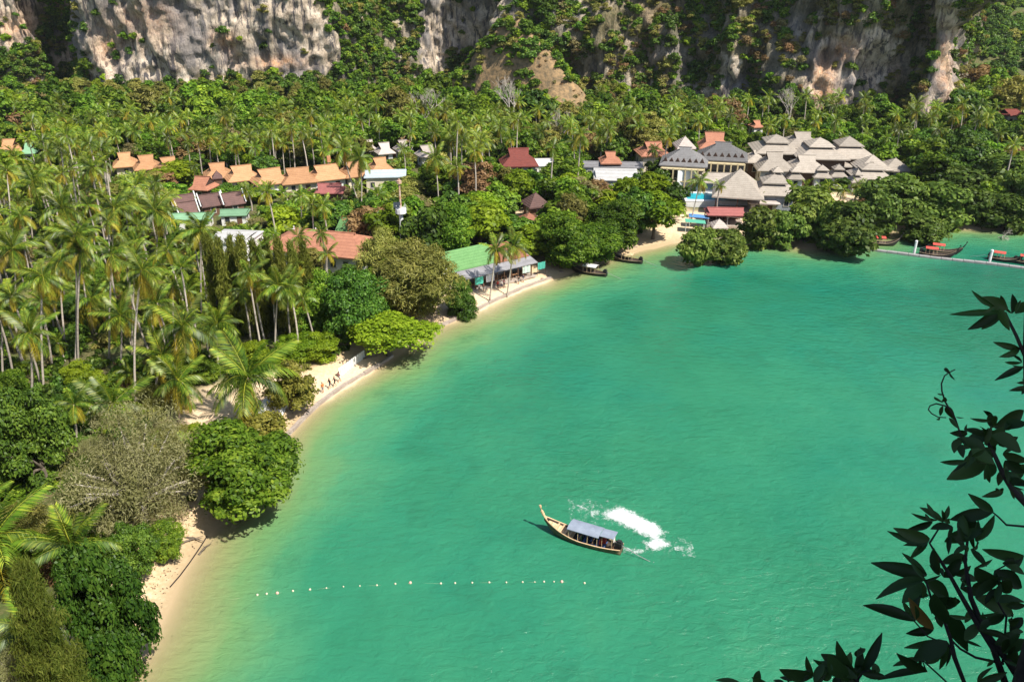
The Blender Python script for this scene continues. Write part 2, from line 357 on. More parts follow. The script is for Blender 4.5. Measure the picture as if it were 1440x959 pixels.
nt.links.new(math_n(nt, 'SUBTRACT', 1.0, math_n(nt, 'POWER', .04, math_n(nt, 'MAXIMUM', dpn, 0.0))), mx.inputs[0])
nt.links.new(tr.outputs[0], mx.inputs[1]); nt.links.new(p.outputs[0], mx.inputs[2]); nt.links.new(mx.outputs[0], out.inputs[0]); M['sea'] = m
xs2 = np.concatenate([-np.geomspace(5000, 70, 30), np.arange(-66, 240, 2.0), np.geomspace(245, 5000, 30)])
ys2 = np.concatenate([-np.geomspace(3000, 30, 12), np.arange(-20, 40, 10), np.arange(41, 262, 2.0), np.geomspace(270, 6000, 40)])
link('sea', grid_mesh('sea', xs2, ys2, lambda q: np.zeros(len(q)), M['sea'], {'depth': lambda q: -ground_z(q)}), kind='structure')

# the headland under the viewer, below the frame
def hill_z(q):
    d = np.maximum(q[:, 1] - 1.2 - .06 * np.abs(q[:, 0]) ** 1.1 * 0, 0); n = fbm(np.c_[q / 6, q[:, :1] * 0], 4, 3)
    return np.maximum(53.3 - 1.95 * d + n * np.minimum(.25 + d * .08, 1.4), -6) - .02 * np.maximum(np.abs(q[:, 0]) - 25, 0) ** 1.3
M['hill'] = surf('hill', (.13, .11, .075), (.05, .06, .025), .6, .95, .6, .2)
link('hill', grid_mesh('hill', np.linspace(-110, 110, 90), np.concatenate([np.linspace(-70, -4, 16), np.linspace(-3, 33, 50)]), hill_z, M['hill']), kind='structure')

# ------------------------------------------------------------------ limestone cliffs
ROCK = {'left': [(-400, -60), (45, -60), (52, 0), (55, 50), (40, 66), (18, 64), (0, 70), (-400, 80)],
        'wall': [(124, -60), (440, -60), (446, 10), (470, 40), (482, 75), (470, 96), (440, 110), (330, 112), (250, 112), (140, 125), (126, 100)],
        'gully': [(93, -60), (124, -60), (126, 90), (100, 90)],
        'grey': [(588, -60), (712, -60), (712, 45), (690, 60), (650, 66), (628, 100), (600, 112), (588, 70)],
        'pale': [(1015, 72), (1040, 76), (1050, 110), (1052, 150), (1012, 152)],
        'orange': [(1132, 70), (1160, 48), (1195, 40), (1250, 44), (1270, 80), (1258, 112), (1232, 130), (1200, 150), (1150, 165), (1134, 140)],
        'pillar': [(1306, 6), (1330, -60), (1352, -60), (1350, 170), (1300, 170), (1300, 128), (1312, 100), (1318, 50)]}
def proj_np(V):
    Z = V[:, 2] - CAMH; dep = np.maximum(V[:, 1] * _c - Z * _s, 1); up = V[:, 1] * _s + Z * _c
    return np.c_[720 + V[:, 0] / dep * FPX, 479.5 - up / dep * FPX]
def blob(q, x, y, rx, ry): return np.exp(-(((q[:, 0] - x) / rx) ** 2 + ((q[:, 1] - y) / ry) ** 2))
m, nt, out = new_mat('limestone'); p = nd(nt, 'ShaderNodeBsdfPrincipled'); p.inputs['Roughness'].default_value = .92; p.inputs['Specular IOR Level'].default_value = .15
streak = noise_n(nt, .55, 6, .7, stretch=(1, 1, .10)); fine = noise_n(nt, 1.7, 7, .68, stretch=(1, 1, .45)); patch = noise_n(nt, .06, 5, .6, stretch=(1, 1, .6)); cells = noise_n(nt, .28, 6, .7)
base = ramp(nt, cells, [(.30, (.17, .13, .10)), (.42, (.40, .32, .24)), (.53, (.60, .49, .375)), (.70, (.74, .65, .54))])
base = mixc(nt, ramp(nt, streak, [(.41, (.95, .95, .95)), (.50, (0, 0, 0))]), base, (.075, .07, .078))
base = mixc(nt, ramp(nt, patch, [(.49, (0, 0, 0)), (.57, (.85, .85, .85))]), base, mixc(nt, fine, (.10, .095, .105), (.30, .275, .26)))
st = nd(nt, 'ShaderNodeAttribute', attribute_name='stain').outputs['Fac']
ost = math_n(nt, 'MULTIPLY', st, math_n(nt, 'MULTIPLY_ADD', streak, 1.6), True); ost.node.inputs[1].default_value = 1
base = mixc(nt, math_n(nt, 'MULTIPLY', st, ramp(nt, cells, [(.36, (.2, .2, .2)), (.56, (1, 1, 1))])), base, ramp(nt, fine, [(.3, (.50, .21, .08)), (.52, (.66, .36, .18)), (.7, (.74, .58, .40))]))
soil = nd(nt, 'ShaderNodeAttribute', attribute_name='soil').outputs['Fac']
base = mixc(nt, soil, base, ramp(nt, fine, [(.3, (.05, .055, .018)), (.5, (.11, .10, .04)), (.7, (.24, .18, .10))]))
base = mixc(nt, ramp(nt, fine, [(.28, (.75, .75, .75)), (.45, (0, 0, 0))]), base, (.06, .055, .055))
nt.links.new(base, p.inputs['Base Color']); nt.links.new(bump(nt, math_n(nt, 'ADD', fine, streak), .9, .8), p.inputs['Normal']); nt.links.new(p.outputs[0], out.inputs[0]); M['rock'] = m
def cliff_sheet(path, lean, zs, amp=1.0, seed=2):
    path = np.asarray(path); seg = np.r_[0, np.cumsum(np.hypot(*np.diff(path, axis=0).T))]
    s = np.arange(0, seg[-1], .95); c = np.c_[np.interp(s, seg, path[:, 0]), np.interp(s, seg, path[:, 1])]; ln = np.interp(s, seg, lean)
    k = np.hanning(9); k /= k.sum(); pad = lambda a: np.convolve(np.pad(a, 4, 'edge'), k, 'valid')
    c = np.c_[pad(c[:, 0]), pad(c[:, 1])]; ln = np.convolve(np.pad(ln, 10, 'edge'), np.ones(21) / 21, 'valid')
    t = np.gradient(c, axis=0); t = np.c_[np.convolve(np.pad(t[:, 0], 6, 'edge'), np.ones(13) / 13, 'valid'), np.convolve(np.pad(t[:, 1], 6, 'edge'), np.ones(13) / 13, 'valid')]
    t /= np.linalg.norm(t, axis=1)[:, None]; nrm = np.c_[t[:, 1], -t[:, 0]]
    S, Z = np.meshgrid(np.arange(len(s)), zs); S = S.ravel(); Z = Z.ravel()
    b = np.c_[c[S], Z]
    big = 1 + .9 * (b[:, 0] > -50); d = amp * (3.4 * big * fbm(b / (22, 22, 26), 3, seed) + 1.6 * (.45 - np.abs(fbm(b / (5, 5, 5), 3, seed + 31))) + 2.6 * big * (.5 - np.abs(fbm(b / (8, 8, 18), 4, seed + 5))) + 1.1 * fbm(np.c_[s[S] / 2.1, Z / 13, Z * 0], 3, seed + 9) + .55 * fbm(b / (1.6, 1.6, 2.6), 3, seed + 13))
    d -= ln[S] * Z
    d += .07 * np.clip(Z, 0, 40) * (ln[S] < .03)
    V = np.c_[b[:, :2] + nrm[S] * d[:, None], Z + .6 * fbm(b / 4, 2, seed + 21)]
    n = len(s); i = np.arange((len(zs) - 1) * n).reshape(-1, n)[:, :-1].ravel()
    return V, np.c_[i, i + 1, i + n + 1, i + n]
zs = np.concatenate([np.arange(-2, 50, .85), np.linspace(54, 125, 14)])
cV, cF = cliff_sheet(_cp[:, :2], _cp[:, 2], zs)
def rock_mask(q):
    o = np.zeros(len(q), bool)
    for k, pg in ROCK.items(): o |= in_poly(q, pg)
    return o
def cliff_attrs(V):
    q = proj_np(V); st = .95 * blob(q, 312, 56, 16, 11) + .8 * blob(q, 390, 88, 40, 9) + .55 * blob(q, 150, 62, 22, 30) + 1.0 * blob(q, 1158, 118, 16, 36) + .9 * blob(q, 1188, 70, 18, 16) + .6 * blob(q, 1262, 110, 10, 18) \
        + .6 * blob(q, 20, 40, 30, 26) + .6 * blob(q, 330, 75, 8, 20) + .5 * blob(q, 905, 50, 18, 50) + .6 * blob(q, 1328, 90, 12, 60) + .45 * blob(q, 930, 10, 40, 14) + .5 * blob(q, 205, 30, 40, 30)
    jit = q + 9 * np.c_[fbm(V / 6, 3, 31), fbm(V / 6, 3, 37)]
    return {'stain': ('POINT', np.clip(st, 0, 1)), 'soil': ('POINT', np.where(rock_mask(jit), 0, np.clip(.55 + .5 * fbm(V / 12, 3, 71), .1, .9)))}
link('cliff', np_mesh('cliff', cV, cF, M['rock'], cliff_attrs(cV), True), kind='structure')
# the grassy outcrop standing before the shaded recess
def outcrop_h(q):                                # q in plan; ridge running right and down from its peak
    line = np.array([(PY(652, 120, 312)[0], 318.), (PY(700, 55, 306)[0], 308.), (PY(732, 50, 302)[0], 302.), (PY(775, 100, 294)[0], 294.), (PY(830, 165, 284)[0], 284.)])
    hh = np.array([14, 30, 32.5, 22, 7]); best = np.full(len(q), 1e9); H = np.zeros(len(q))
    for i in range(4):
        a, b = line[i], line[i + 1]; ab = b - a; t = np.clip((q - a) @ ab / (ab @ ab), 0, 1); d = np.hypot(*(q - (a + t[:, None] * ab)).T)
        h = hh[i] + t * (hh[i + 1] - hh[i]); upd = d < best; best = np.where(upd, d, best); H = np.where(upd, h, H)
    n = fbm(np.c_[q / 7, q[:, :1] * 0], 4, 44)
    return H * np.clip(1 - (np.maximum(best - 1.5 + 2 * n, 0) / 11) ** 1.5, 0, 1) + 2.0 * n + 3
cx0 = PY(720, 100, 300)[0]
ox = np.arange(cx0 - 45, cx0 + 55, .9); oy = np.arange(262, 335, .9)
M['dry_grass'] = surf('dry_grass_rock', (.34, .22, .11), (.13, .10, .06), .7, .95, .8, .5)
ome = grid_mesh('outcrop', ox, oy, outcrop_h, M['dry_grass'])
_oV = np.empty(len(ome.vertices) * 3, np.float32); ome.vertices.foreach_get('co', _oV); _oV = _oV.reshape(-1, 3)
a_ = ome.attributes.new('soil', 'FLOAT', 'POINT'); a_.data.foreach_set('value', np.clip(.75 + .6 * fbm(_oV / 8, 2, 3), 0, 1).astype(np.float32))
ome.attributes.new('stain', 'FLOAT', 'POINT')
link('rock_outcrop', ome, kind='structure')
# wooded hill far behind, right of the pillar
def far_hill_h(q): return np.clip((q[:, 1] - 395) * .42, -3, 105) * np.clip((q[:, 0] - 110) / 60, 0, 1) + 9 * fbm(np.c_[q / 55, q[:, :1] * 0], 4, 60) * np.clip((q[:, 1] - 395) / 40, 0, 1) - 1
hme = grid_mesh('far_hill', np.arange(110, 470, 5.0), np.arange(385, 720, 5.0), far_hill_h, M['ground'], {'inland': lambda q: np.full(len(q), 90.0)})
link('far_hill', hme, kind='structure')

# ------------------------------------------------------------------ buildings
RM = {'orange': roof_mat('roof_orange', (.47, .255, .13), (.34, .17, .08)), 'brick': roof_mat('roof_brick', (.40, .18, .11), (.27, .11, .07)),
      'red': roof_mat('roof_red', (.25, .065, .05), (.16, .045, .038)), 'pink': roof_mat('roof_pink', (.36, .125, .115), (.25, .085, .075)),
      'brown': roof_mat('roof_brown', (.15, .085, .075), (.09, .055, .05)), 'thatch': roof_mat('roof_thatch', (.40, .35, .295), (.27, .23, .19)),
      'pale': roof_mat('roof_pale', (.48, .42, .38), (.36, .30, .27)), 'slate': roof_mat('roof_slate', (.19, .185, .185), (.125, .12, .12)),
      'green': roof_mat('roof_green', (.13, .27, .10), (.085, .20, .07)), 'mint': roof_mat('roof_mint', (.21, .38, .23), (.15, .29, .17)),
      'white': roof_mat('roof_white', (.62, .61, .60), (.46, .45, .44)), 'iron': roof_mat('roof_iron', (.27, .265, .28), (.17, .16, .165)), 'sky': roof_mat('roof_sky', (.55, .63, .68), (.44, .52, .57))}
WM = {'cream': surf('wall_cream', (.68, .60, .46), (.56, .48, .36), 1.0), 'white': surf('wall_white', (.76, .75, .73), (.62, .61, .59), 1.0), 'yellow': surf('wall_yellow', (.58, .48, .29), (.46, .37, .21), 1.0),
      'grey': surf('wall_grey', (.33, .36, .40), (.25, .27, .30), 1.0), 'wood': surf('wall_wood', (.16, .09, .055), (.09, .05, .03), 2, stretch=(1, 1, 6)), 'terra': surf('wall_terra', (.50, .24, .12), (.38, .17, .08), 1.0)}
M['glass'] = surf('window_glass', (.035, .045, .055), (.02, .025, .03), 1.0, .12, 0, spec=.6)
M['frame'] = surf('window_frame', (.62, .58, .52), (.5, .46, .4), 3, .6, .1)
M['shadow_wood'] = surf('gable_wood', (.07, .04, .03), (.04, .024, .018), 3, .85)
M['concrete'] = surf('concrete', (.42, .36, .31), (.27, .21, .17), 1.2, .9, .4, .05)
M['white_paint'] = surf('white_paint', (.78, .78, .77), (.66, .66, .65), 2, .5, .1)
FOOT, KEEP = [], []
_win = G().box((0, -.03, 0), (1.0, .06, 1.3)).mesh('pane', M['glass']); _fr = G().box((0, -.05, .70), (1.24, .1, .1)).box((0, -.05, -.70), (1.3, .14, .1)).box((-.56, -.05, 0), (.1, .1, 1.3)).box((.56, -.05, 0), (.1, .1, 1.3)).mesh('frame', M['frame'])
_door = G().box((0, -.03, 0), (1.1, .06, 2.1)).mesh('door', WM['wood'])
def window(parent, x, y, z, rz, s=1.0):
    w = link('window', _win, parent); w.location = (x, y, z); w.rotation_euler = (0, 0, rz); w.scale = (s, 1, s); link('frame', _fr, w)
def roof_parts(root, W, D, z, rise, g, mat, a=None, th=.24, o=.35, gable='gable', zoff=0, name='roof'):
    a = min(W * .98, D * g) if a is None else a
    e = [(-W, -D, z), (W, -D, z), (W, D, z), (-W, D, z)]; u = [(x, y, z - th) for x, y, _ in e]
    b = G(); x1 = W - a; hy = D * (1 - g); zm = z + g * rise; zr = z + rise
    if g < .999:
        pts = e + u + [(-x1, -hy, zm), (x1, -hy, zm), (x1, hy, zm), (-x1, hy, zm), (-x1 - o, 0, zr), (x1 + o, 0, zr)]
        f = [(0, 1, 9, 13, 12, 8), (2, 3, 11, 12, 13, 10), (3, 0, 8, 11), (1, 2, 10, 9)]
    else:
        pts = e + u + [(-x1, 0, zr), (x1, 0, zr)]; f = [(0, 1, 9, 8), (2, 3, 8, 9), (3, 0, 8), (1, 2, 9)]
    f += [(0, 4, 5, 1), (1, 5, 6, 2), (2, 6, 7, 3), (3, 7, 4, 0), (4, 7, 6, 5)]
    r = b.poly(pts, f).build(name, mat, root)
    if g < .999:
        for s in (-1, 1):
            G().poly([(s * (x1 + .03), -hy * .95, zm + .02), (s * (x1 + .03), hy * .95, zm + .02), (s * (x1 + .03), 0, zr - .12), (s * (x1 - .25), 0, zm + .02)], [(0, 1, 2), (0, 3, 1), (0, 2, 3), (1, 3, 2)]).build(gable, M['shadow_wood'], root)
    G().box((0, 0, zr + .03), (2 * x1 + 2 * o * (g < .999) + .1, .28, .16)).build('ridge_cap', mat, r)
    return r
def house(cx, cy, wpx, dm, eave, rise, yaw=0, g=.55, roof='orange', wall='cream', label='', category='house', group=None, over=.8, tiers=1, storeys=1, win=True, keep=.8, name='house', barge=False, posts=False):
    zc = 1.4 + eave + rise * .4; q = P(cx, cy, zc); dep = proj(q)[2]; W = wpx * dep / FPX / 2; D = dm / 2
    zg = gz(q[0], q[1]); t = thing(name, label, category, (q[0], q[1], zg), R(yaw), group)
    w2, d2 = W - over, D - over
    if posts:
        for sx in np.linspace(-w2, w2, max(2, int(w2 / 1.6))):
            for sy in (-d2, d2): G().box((sx, sy, eave / 2 - .2), (.22, .22, eave + .4)).build('post', WM['wood'], t)
        G().box((0, 0, .12), (2 * w2 + .6, 2 * d2 + .6, .9)).build('floor_slab', M['concrete'], t)
        G().box((0, d2 - .3, eave / 2), (2 * w2 - .6, .2, eave)).build('wall', WM[wall], t)
    else:
        G().box((0, 0, eave / 2 - .3), (2 * w2, 2 * d2, eave + .55)).build('wall', WM[wall], t)
        if win:
            for k in range(storeys):
                zz = (k + .55) * eave / storeys
                n = max(1, int(2 * w2 / 2.6)); dk = n // 2 if k == 0 and n > 1 else -1
                for i in range(n):
                    x = (i + .5) / n * 2 * w2 - w2
                    if i == dk: d = link('door', _door, t); d.location = (x, -d2, 1.2)
                    else: window(t, x, -d2, zz, 0)
                n = max(1, int(2 * d2 / 3))
                for i in range(n):
                    yv = (i + .5) / n * 2 * d2 - d2; window(t, -w2, yv, zz, R(-90)); window(t, w2, yv, zz, R(90))
    if tiers == 1: roof_parts(t, W, D, eave, rise, g, RM[roof])
    else:
        k = .52; hw, hd = W - D * k, D * (1 - k); z1 = eave + rise * k
        b = G(); e = [(-W, -D, eave), (W, -D, eave), (W, D, eave), (-W, D, eave)]; u = [(x, y, eave - .25) for x, y, _ in e]; v = [(-hw, -hd, z1), (hw, -hd, z1), (hw, hd, z1), (-hw, hd, z1)]
        b.poly(e + u + v, [(0, 1, 9, 8), (1, 2, 10, 9), (2, 3, 11, 10), (3, 0, 8, 11), (0, 4, 5, 1), (1, 5, 6, 2), (2, 6, 7, 3), (3, 7, 4, 0), (4, 7, 6, 5), (8, 9, 10, 11)]).build('lower_roof', RM[roof], t)
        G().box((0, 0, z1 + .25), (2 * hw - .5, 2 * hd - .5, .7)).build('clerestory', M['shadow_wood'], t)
        roof_parts(t, hw + .45, hd + .45, z1 + .6, rise * (1 - k), 1.0, RM[roof], name='upper_roof')
    if barge:
        for s in (-1, 1):
            for sy in (-1, 1):
                G().tube([(s * (W - D * g + .42), sy * D * (1 - g) * 1.05, eave + g * rise - .1), (s * (W - D * g + .42), 0, eave + rise + .5)], .13, 4).build('barge_board', M['white_paint'], t)
    FOOT.append((q[0], q[1], max(W, D) * .95, W, D, R(yaw)))
    if keep:
        hh = (rise + 1.6) * FPX / dep * .5; KEEP.append((cx - wpx * .5 * keep, cy - hh * .9, cx + wpx * .5 * keep, cy + hh * .75, q[1]))
    return t
OG = 'orange tiled bungalows'
for k, (cx, cy_, w, lab) in enumerate([(176, 225, 38, 'orange tiled bungalow beside the big bright green tree, first of its three'), (206, 228, 42, 'orange tiled bungalow in the middle of the group of three'),
        (237, 232, 42, 'orange tiled bungalow ending the group of three, next to a round pale green tree'), (306, 240, 44, 'orange tiled bungalow with the small brown turret roof against it'),
        (340, 244, 52, 'orange tiled bungalow right beside the turreted one'), (379, 248, 56, 'orange tiled bungalow in the middle of the long row'), (419, 247, 56, 'orange tiled bungalow between the row middle and the chimneyed house'),
        (459, 242, 58, 'large orange tiled house with a stub chimney on its ridge'), (497, 238, 44, 'orange tiled house half hidden by tall palm crowns'), (534, 232, 40, 'small orange roof below the white thatched pavilions')]):
    t = house(cx, cy_, w * .9, 8.0, 3.0, 3.0, 22 + 5 * (k % 3), .5, 'orange', 'white' if k % 2 else 'cream', lab, 'house', OG, over=.9)
    if k == 7: G().box((1.0, .6, 7.2), (.9, .9, 1.5)).build('chimney', WM['terra'], t)
house(305, 246, 14, 3, 4.4, 1.6, 20, 1, 'brown', 'wood', 'small brown turret roof in front of an orange bungalow', 'turret', None, .3, win=False, name='turret')
house(286, 257, 30, 6, 3, 2.6, -12, .3, 'brick', 'wood', 'brick red gabled porch house below the orange bungalows', 'house')
for cx, cy_, w, lab in [(257, 283, 40, 'dark brown roofed hut with white barge boards beside the mint roof'), (295, 282, 40, 'dark brown roofed hut with white barge boards in the middle of its row'), (326, 280, 38, 'dark brown roofed hut with white barge boards at the far end of its row'), (262, 293, 34, 'lowest dark brown roofed hut, in front of its row')]:
    house(cx, cy_, w * .78, 5, 2.4, 2.2, 34, .12, 'brown', 'wood', lab, 'hut', 'brown roofed huts', .5, barge=True, name='hut')
house(268, 303, 58, 5, 2.4, .7, 6, .1, 'mint', 'white', 'wide mint green sheet roof below the brown huts', 'building', over=.4)
house(330, 298, 38, 5, 2.4, .7, 6, .1, 'mint', 'white', 'small mint green sheet roof behind palm crowns', 'building', over=.4)
house(464, 265, 40, 6, 2.8, 1.6, 4, .3, 'pink', 'wood', 'pink red sheet roofed house below the large orange house', 'house')
for cx, cy_, w, lab in [(518, 205, 26, 'white steep roofed pavilion beside a tall palm'), (540, 209, 30, 'largest white steep roofed pavilion in its group'), (566, 205, 26, 'white steep roofed pavilion with a dark gable opening'), (600, 213, 34, 'low white roofed pavilion apart from its group')]:
    house(cx, cy_, w * .85, 6, 3, 2.6, 25, .45, 'pale', 'white', lab, 'pavilion', 'white roofed pavilions', name='pavilion')
house(542, 243, 58, 8, 4.5, .8, 6, .1, 'sky', 'cream', 'long light blue sheet roof over a cream walled hall', 'hall', name='hall', over=.5)
house(458, 337, 168, 12, 4.0, 2.7, -16, .9, 'brick', 'white', 'long terracotta hip roofed building with white walls behind the feathery trees', 'building', name='building', over=1.0, keep=.9)
house(495, 321, 46, 8, 3.4, 3.0, -25, .25, 'green', 'wood', 'bright green gabled roof behind the terracotta building', 'house')
house(330, 331, 60, 8, 6.5, .6, -8, .2, 'white', 'white', 'white two storey building seen through the feathery trees', 'building', over=.2, storeys=2, keep=.5)
house(14, 207, 34, 8, 3.2, 3.2, 10, .5, 'orange', 'cream', 'lone orange roof beside white walls and the big bright tree', 'house')
house(42, 208, 22, 7, 3.4, 2.4, 10, .4, 'mint', 'white', 'small pale green roof beside the lone orange roof', 'house')
house(729, 221, 52, 9, 4.6, 3.8, 6, .55, 'red', 'grey', 'large dark red roofed hall with a steep gable', 'hall', name='hall', storeys=2)
house(766, 227, 50, 9, 3.4, .7, 4, .1, 'white', 'white', 'low white sheet roof beside the dark red hall', 'building', over=.3)
house(753, 281, 34, 6, 3.2, 2.6, 22, 1, 'brown', 'wood', 'small dark hip roof with pink ridges among palms', 'house')
house(744, 306, 24, 5, 2.2, 1.4, 15, 1, 'brick', 'wood', 'tiny orange roofed kiosk under the palms', 'kiosk', name='kiosk')
house(866, 244, 62, 13, 4.4, .9, -5, .1, 'white', 'grey', 'broad bright white sheet roof with a dark wall below', 'building', over=.3)
house(862, 231, 84, 7, 3.6, .8, -5, .1, 'iron', 'grey', 'long grey sheet roofed shed behind the bright white roof', 'shed', over=.3, name='shed')
house(858, 222, 30, 7, 4.6, 2.4, 0, .5, 'brick', 'wood', 'small brick red roof with a turret behind the grey shed', 'house')
house(918, 209, 44, 9, 5, 3.0, 6, .5, 'brick', 'cream', 'brick red roof beside the yellow green tree', 'house')
house(1004, 197, 42, 9, 7.5, 3.6, -8, .4, 'brick', 'cream', 'tall brick red gabled roof behind the slate hotel wings', 'house')
house(963, 200, 28, 8, 6.5, 2.6, 0, 1, 'pale', 'white', 'small pale hip roof beside the tall brick red roof', 'house')
for cx, cy_, w, yaw, lab in [(963, 219, 66, -14, 'slate roofed hotel wing with yellow walls, partly behind palms'), (1016, 213, 70, -14, 'slate roofed hotel wing with a row of yellow framed balconies')]:
    t = house(cx, cy_, w, 11, 7, 3.6, yaw, .85, 'slate', 'yellow', lab, 'hotel wing', 'slate roofed hotel wings', storeys=2, win=False, name='hotel_wing', keep=1)
    dep = proj(t.location)[2]; W = w * dep / FPX / 2 - .8
    for z in (3.4, .9, 6.4): G().box((0, -6.1, z), (2 * W, 1.3, .25)).build('balcony_slab', WM['yellow'], t)
    for x in np.linspace(-W, W, 8): G().box((x, -6.6, 3.4), (.35, .35, 6.4)).build('column', WM['yellow'], t)
    for k in range(7):
        x = -W + (k + .5) * 2 * W / 7
        for z in (2.0, 4.9): window(t, x, -5.25, z, 0, 1.5)
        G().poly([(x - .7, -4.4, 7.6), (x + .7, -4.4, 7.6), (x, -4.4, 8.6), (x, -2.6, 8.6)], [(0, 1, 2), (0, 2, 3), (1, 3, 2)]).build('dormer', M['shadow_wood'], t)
TG = 'thatch grey resort roofs'
for cx, cy_, w, d, ev, ri, ti, lab in [(1090, 203, 68, 14, 6, 4, 2, 'wide pale two tier resort roof nearest the slate hotel wings'), (1127, 197, 58, 12, 7, 4, 1, 'pale hip resort roof behind the two widest ones'),
        (1151, 209, 74, 15, 6, 4.4, 2, 'wide pale two tier resort roof above the orange lit entrance'), (1192, 208, 70, 14, 5.5, 4.8, 2, 'wide two tier resort roof below the orange cliff patch'),
        (1088, 226, 54, 10, 5, 4.6, 1, 'steep thatch grey roof with white walls below the widest roofs'), (1133, 229, 56, 10, 4.6, 4.0, 1, 'thatch grey roof with a gable end beside the steep one'),
        (1060, 219, 30, 9, 5.5, 3, 1, 'small thatch grey roof touching the slate hotel wing'), (1226, 228, 50, 9, 4, 3.6, 1, 'grey hip roof behind the low broad one'), (1224, 241, 56, 9, 3.2, 3.2, 2, 'low broad two tier grey roof beside the dark mangroves'),
        (1258, 231, 44, 9, 3.6, 3.0, 1, 'outermost grey hip roof of the resort, against the forest'), (1183, 229, 26, 7, 3.4, 1.6, 1, 'small pinkish roof beside the orange lit entrance')]:
    house(cx, cy_, w * .95, d, ev * .82, ri * .85, -6, 1 if ti == 2 or cx > 1200 else .6, 'thatch', 'white' if cx == 1088 else 'grey' if cx in (1127, 1226, 1258) else 'wood', lab, 'resort building', TG, tiers=ti, name='resort_building', over=1.1, keep=.85)  # dark wood walls stand in for the shade under these eaves
for k, (cx, cy_, w) in enumerate([(1092, 246, 24), (1118, 245, 24), (1155, 243, 26), (1178, 242, 24), (1205, 250, 20)]):
    house(cx, cy_, w, 5, 2.6, 2.2, -6, 1, 'thatch', 'white', 'small two tier thatched villa in the row before the big resort roofs', 'villa', 'small thatched villas', .6, 2, name='villa', keep=.8)
house(1008, 249, 66, 8, 4, 1.6, -6, .3, 'thatch', 'grey', 'low beige roof joined to the pool pavilion', 'building')
house(1039, 257, 70, 13, 4.2, 5.2, -14, 1, 'thatch', 'grey', 'large beige hip roofed pool pavilion with a dark open front', 'pavilion', name='pool_pavilion', posts=True, over=1.0, keep=1)
house(1087, 260, 60, 10, 4.4, 3.2, -8, 1, 'thatch', 'grey', 'beige two tier roof with a dark slot beside the pool pavilion', 'building', tiers=2, keep=1)
house(1073, 279, 44, 6, 2.6, 1.2, -8, .3, 'pale', 'cream', 'low pale annex in front of the beige two tier roof', 'annex', name='annex', keep=.6)
house(1063, 178, 16, 5, 3.2, 1.8, 10, .4, 'brick', 'white', 'tiny red roofed hut among trees at the cliff foot', 'hut', name='hut', over=.4)
house(1428, 158, 40, 8, 4, 1.6, 0, .3, 'red', 'white', 'long red roof in the forest beyond the pillar', 'house')
# film screen, pool, poolside terrace
q = P(968, 258, 4.2); zg = gz(*q[:2]); t = thing('film_screen', 'tall white screen wall standing beside the pool pavilion', 'screen', (q[0], q[1], zg), R(8))
G().box((0, 0, 3.6), (6.0, .35, 5.0)).build('panel', M['white_paint'], t)
for s in (-2.6, 2.6): G().box((s, .35, 2.9), (.3, .3, 5.8)).build('post', WM['grey'], t)
KEEP.append((955, 246, 984, 272, q[1]))
q = P(1004, 281, 2.2); zg = gz(*q[:2]); t = thing('swimming_pool', 'turquoise raised swimming pool with white edge in front of the pavilion', 'pool', (q[0], q[1], zg), R(-4))
M['pool'] = surf('pool_water', (.03, .42, .50), (.02, .33, .42), .8, .08, .3, .05, spec=.6)
G().box((0, 0, .2), (14.5, 8.5, 2.4)).build('basin', M['white_paint'], t); G().box((0, .4, 1.42), (13.4, 6.2, .04)).build('pool_water', M['pool'], t)
for x, y, dx, dy in ((0, -3.55, 14.9, 1.5), (0, 4.05, 14.9, .9), (-7.1, .25, .7, 6.7), (7.1, .25, .7, 6.7)): G().box((x, y, 1.5), (dx, dy, .2)).build('coping', M['white_paint'], t)
KEEP.append((968, 268, 1040, 298, q[1] - 6)); FOOT.append((q[0], q[1], 8, 7.5, 4.5, 0))
house(1020, 292, 54, 6, 3.0, .9, -4, .2, 'pink', 'wood', 'flat brick pink roofed bar below the pool', 'bar', name='bar', posts=True, over=.4, keep=.9)
house(1012, 304, 22, 4, 2.4, 1.4, 0, 1, 'pale', 'wood', 'small thatched beach hut with parasol shaped roof below the bar', 'hut', name='hut', posts=True, over=.4, keep=.7)
for x, y, c, lab in ((983, 303, (.10, .25, .50), 'blue flat sun shade on poles below the pool'), (978, 309, (.10, .40, .28), 'green flat sun shade beside the blue one'), (1036, 303, (.75, .74, .72), 'white sun shade beside the thatched beach hut')):
    q = P(x, y, 3.4); t = thing('sun_shade', lab, 'sun shade', (q[0], q[1], gz(*q[:2])), R(-8)); mm = surf('shade_cloth', c, None, 2, .7)
    G().box((0, 0, 2.5), (4.4, 2.6, .08), ry=.06).build('canopy', mm, t)
    for sx in (-2, 2):
        for sy in (-1.1, 1.1): G().tube([(sx, sy, -.1), (sx, sy, 2.5)], .05, 5).build('post', M['white_paint'], t)
    KEEP.append((x - 14, y - 8, x + 14, y + 12, q[1]))
KEEP.append((958, 300, 1045, 326, P(1000, 318)[1]))
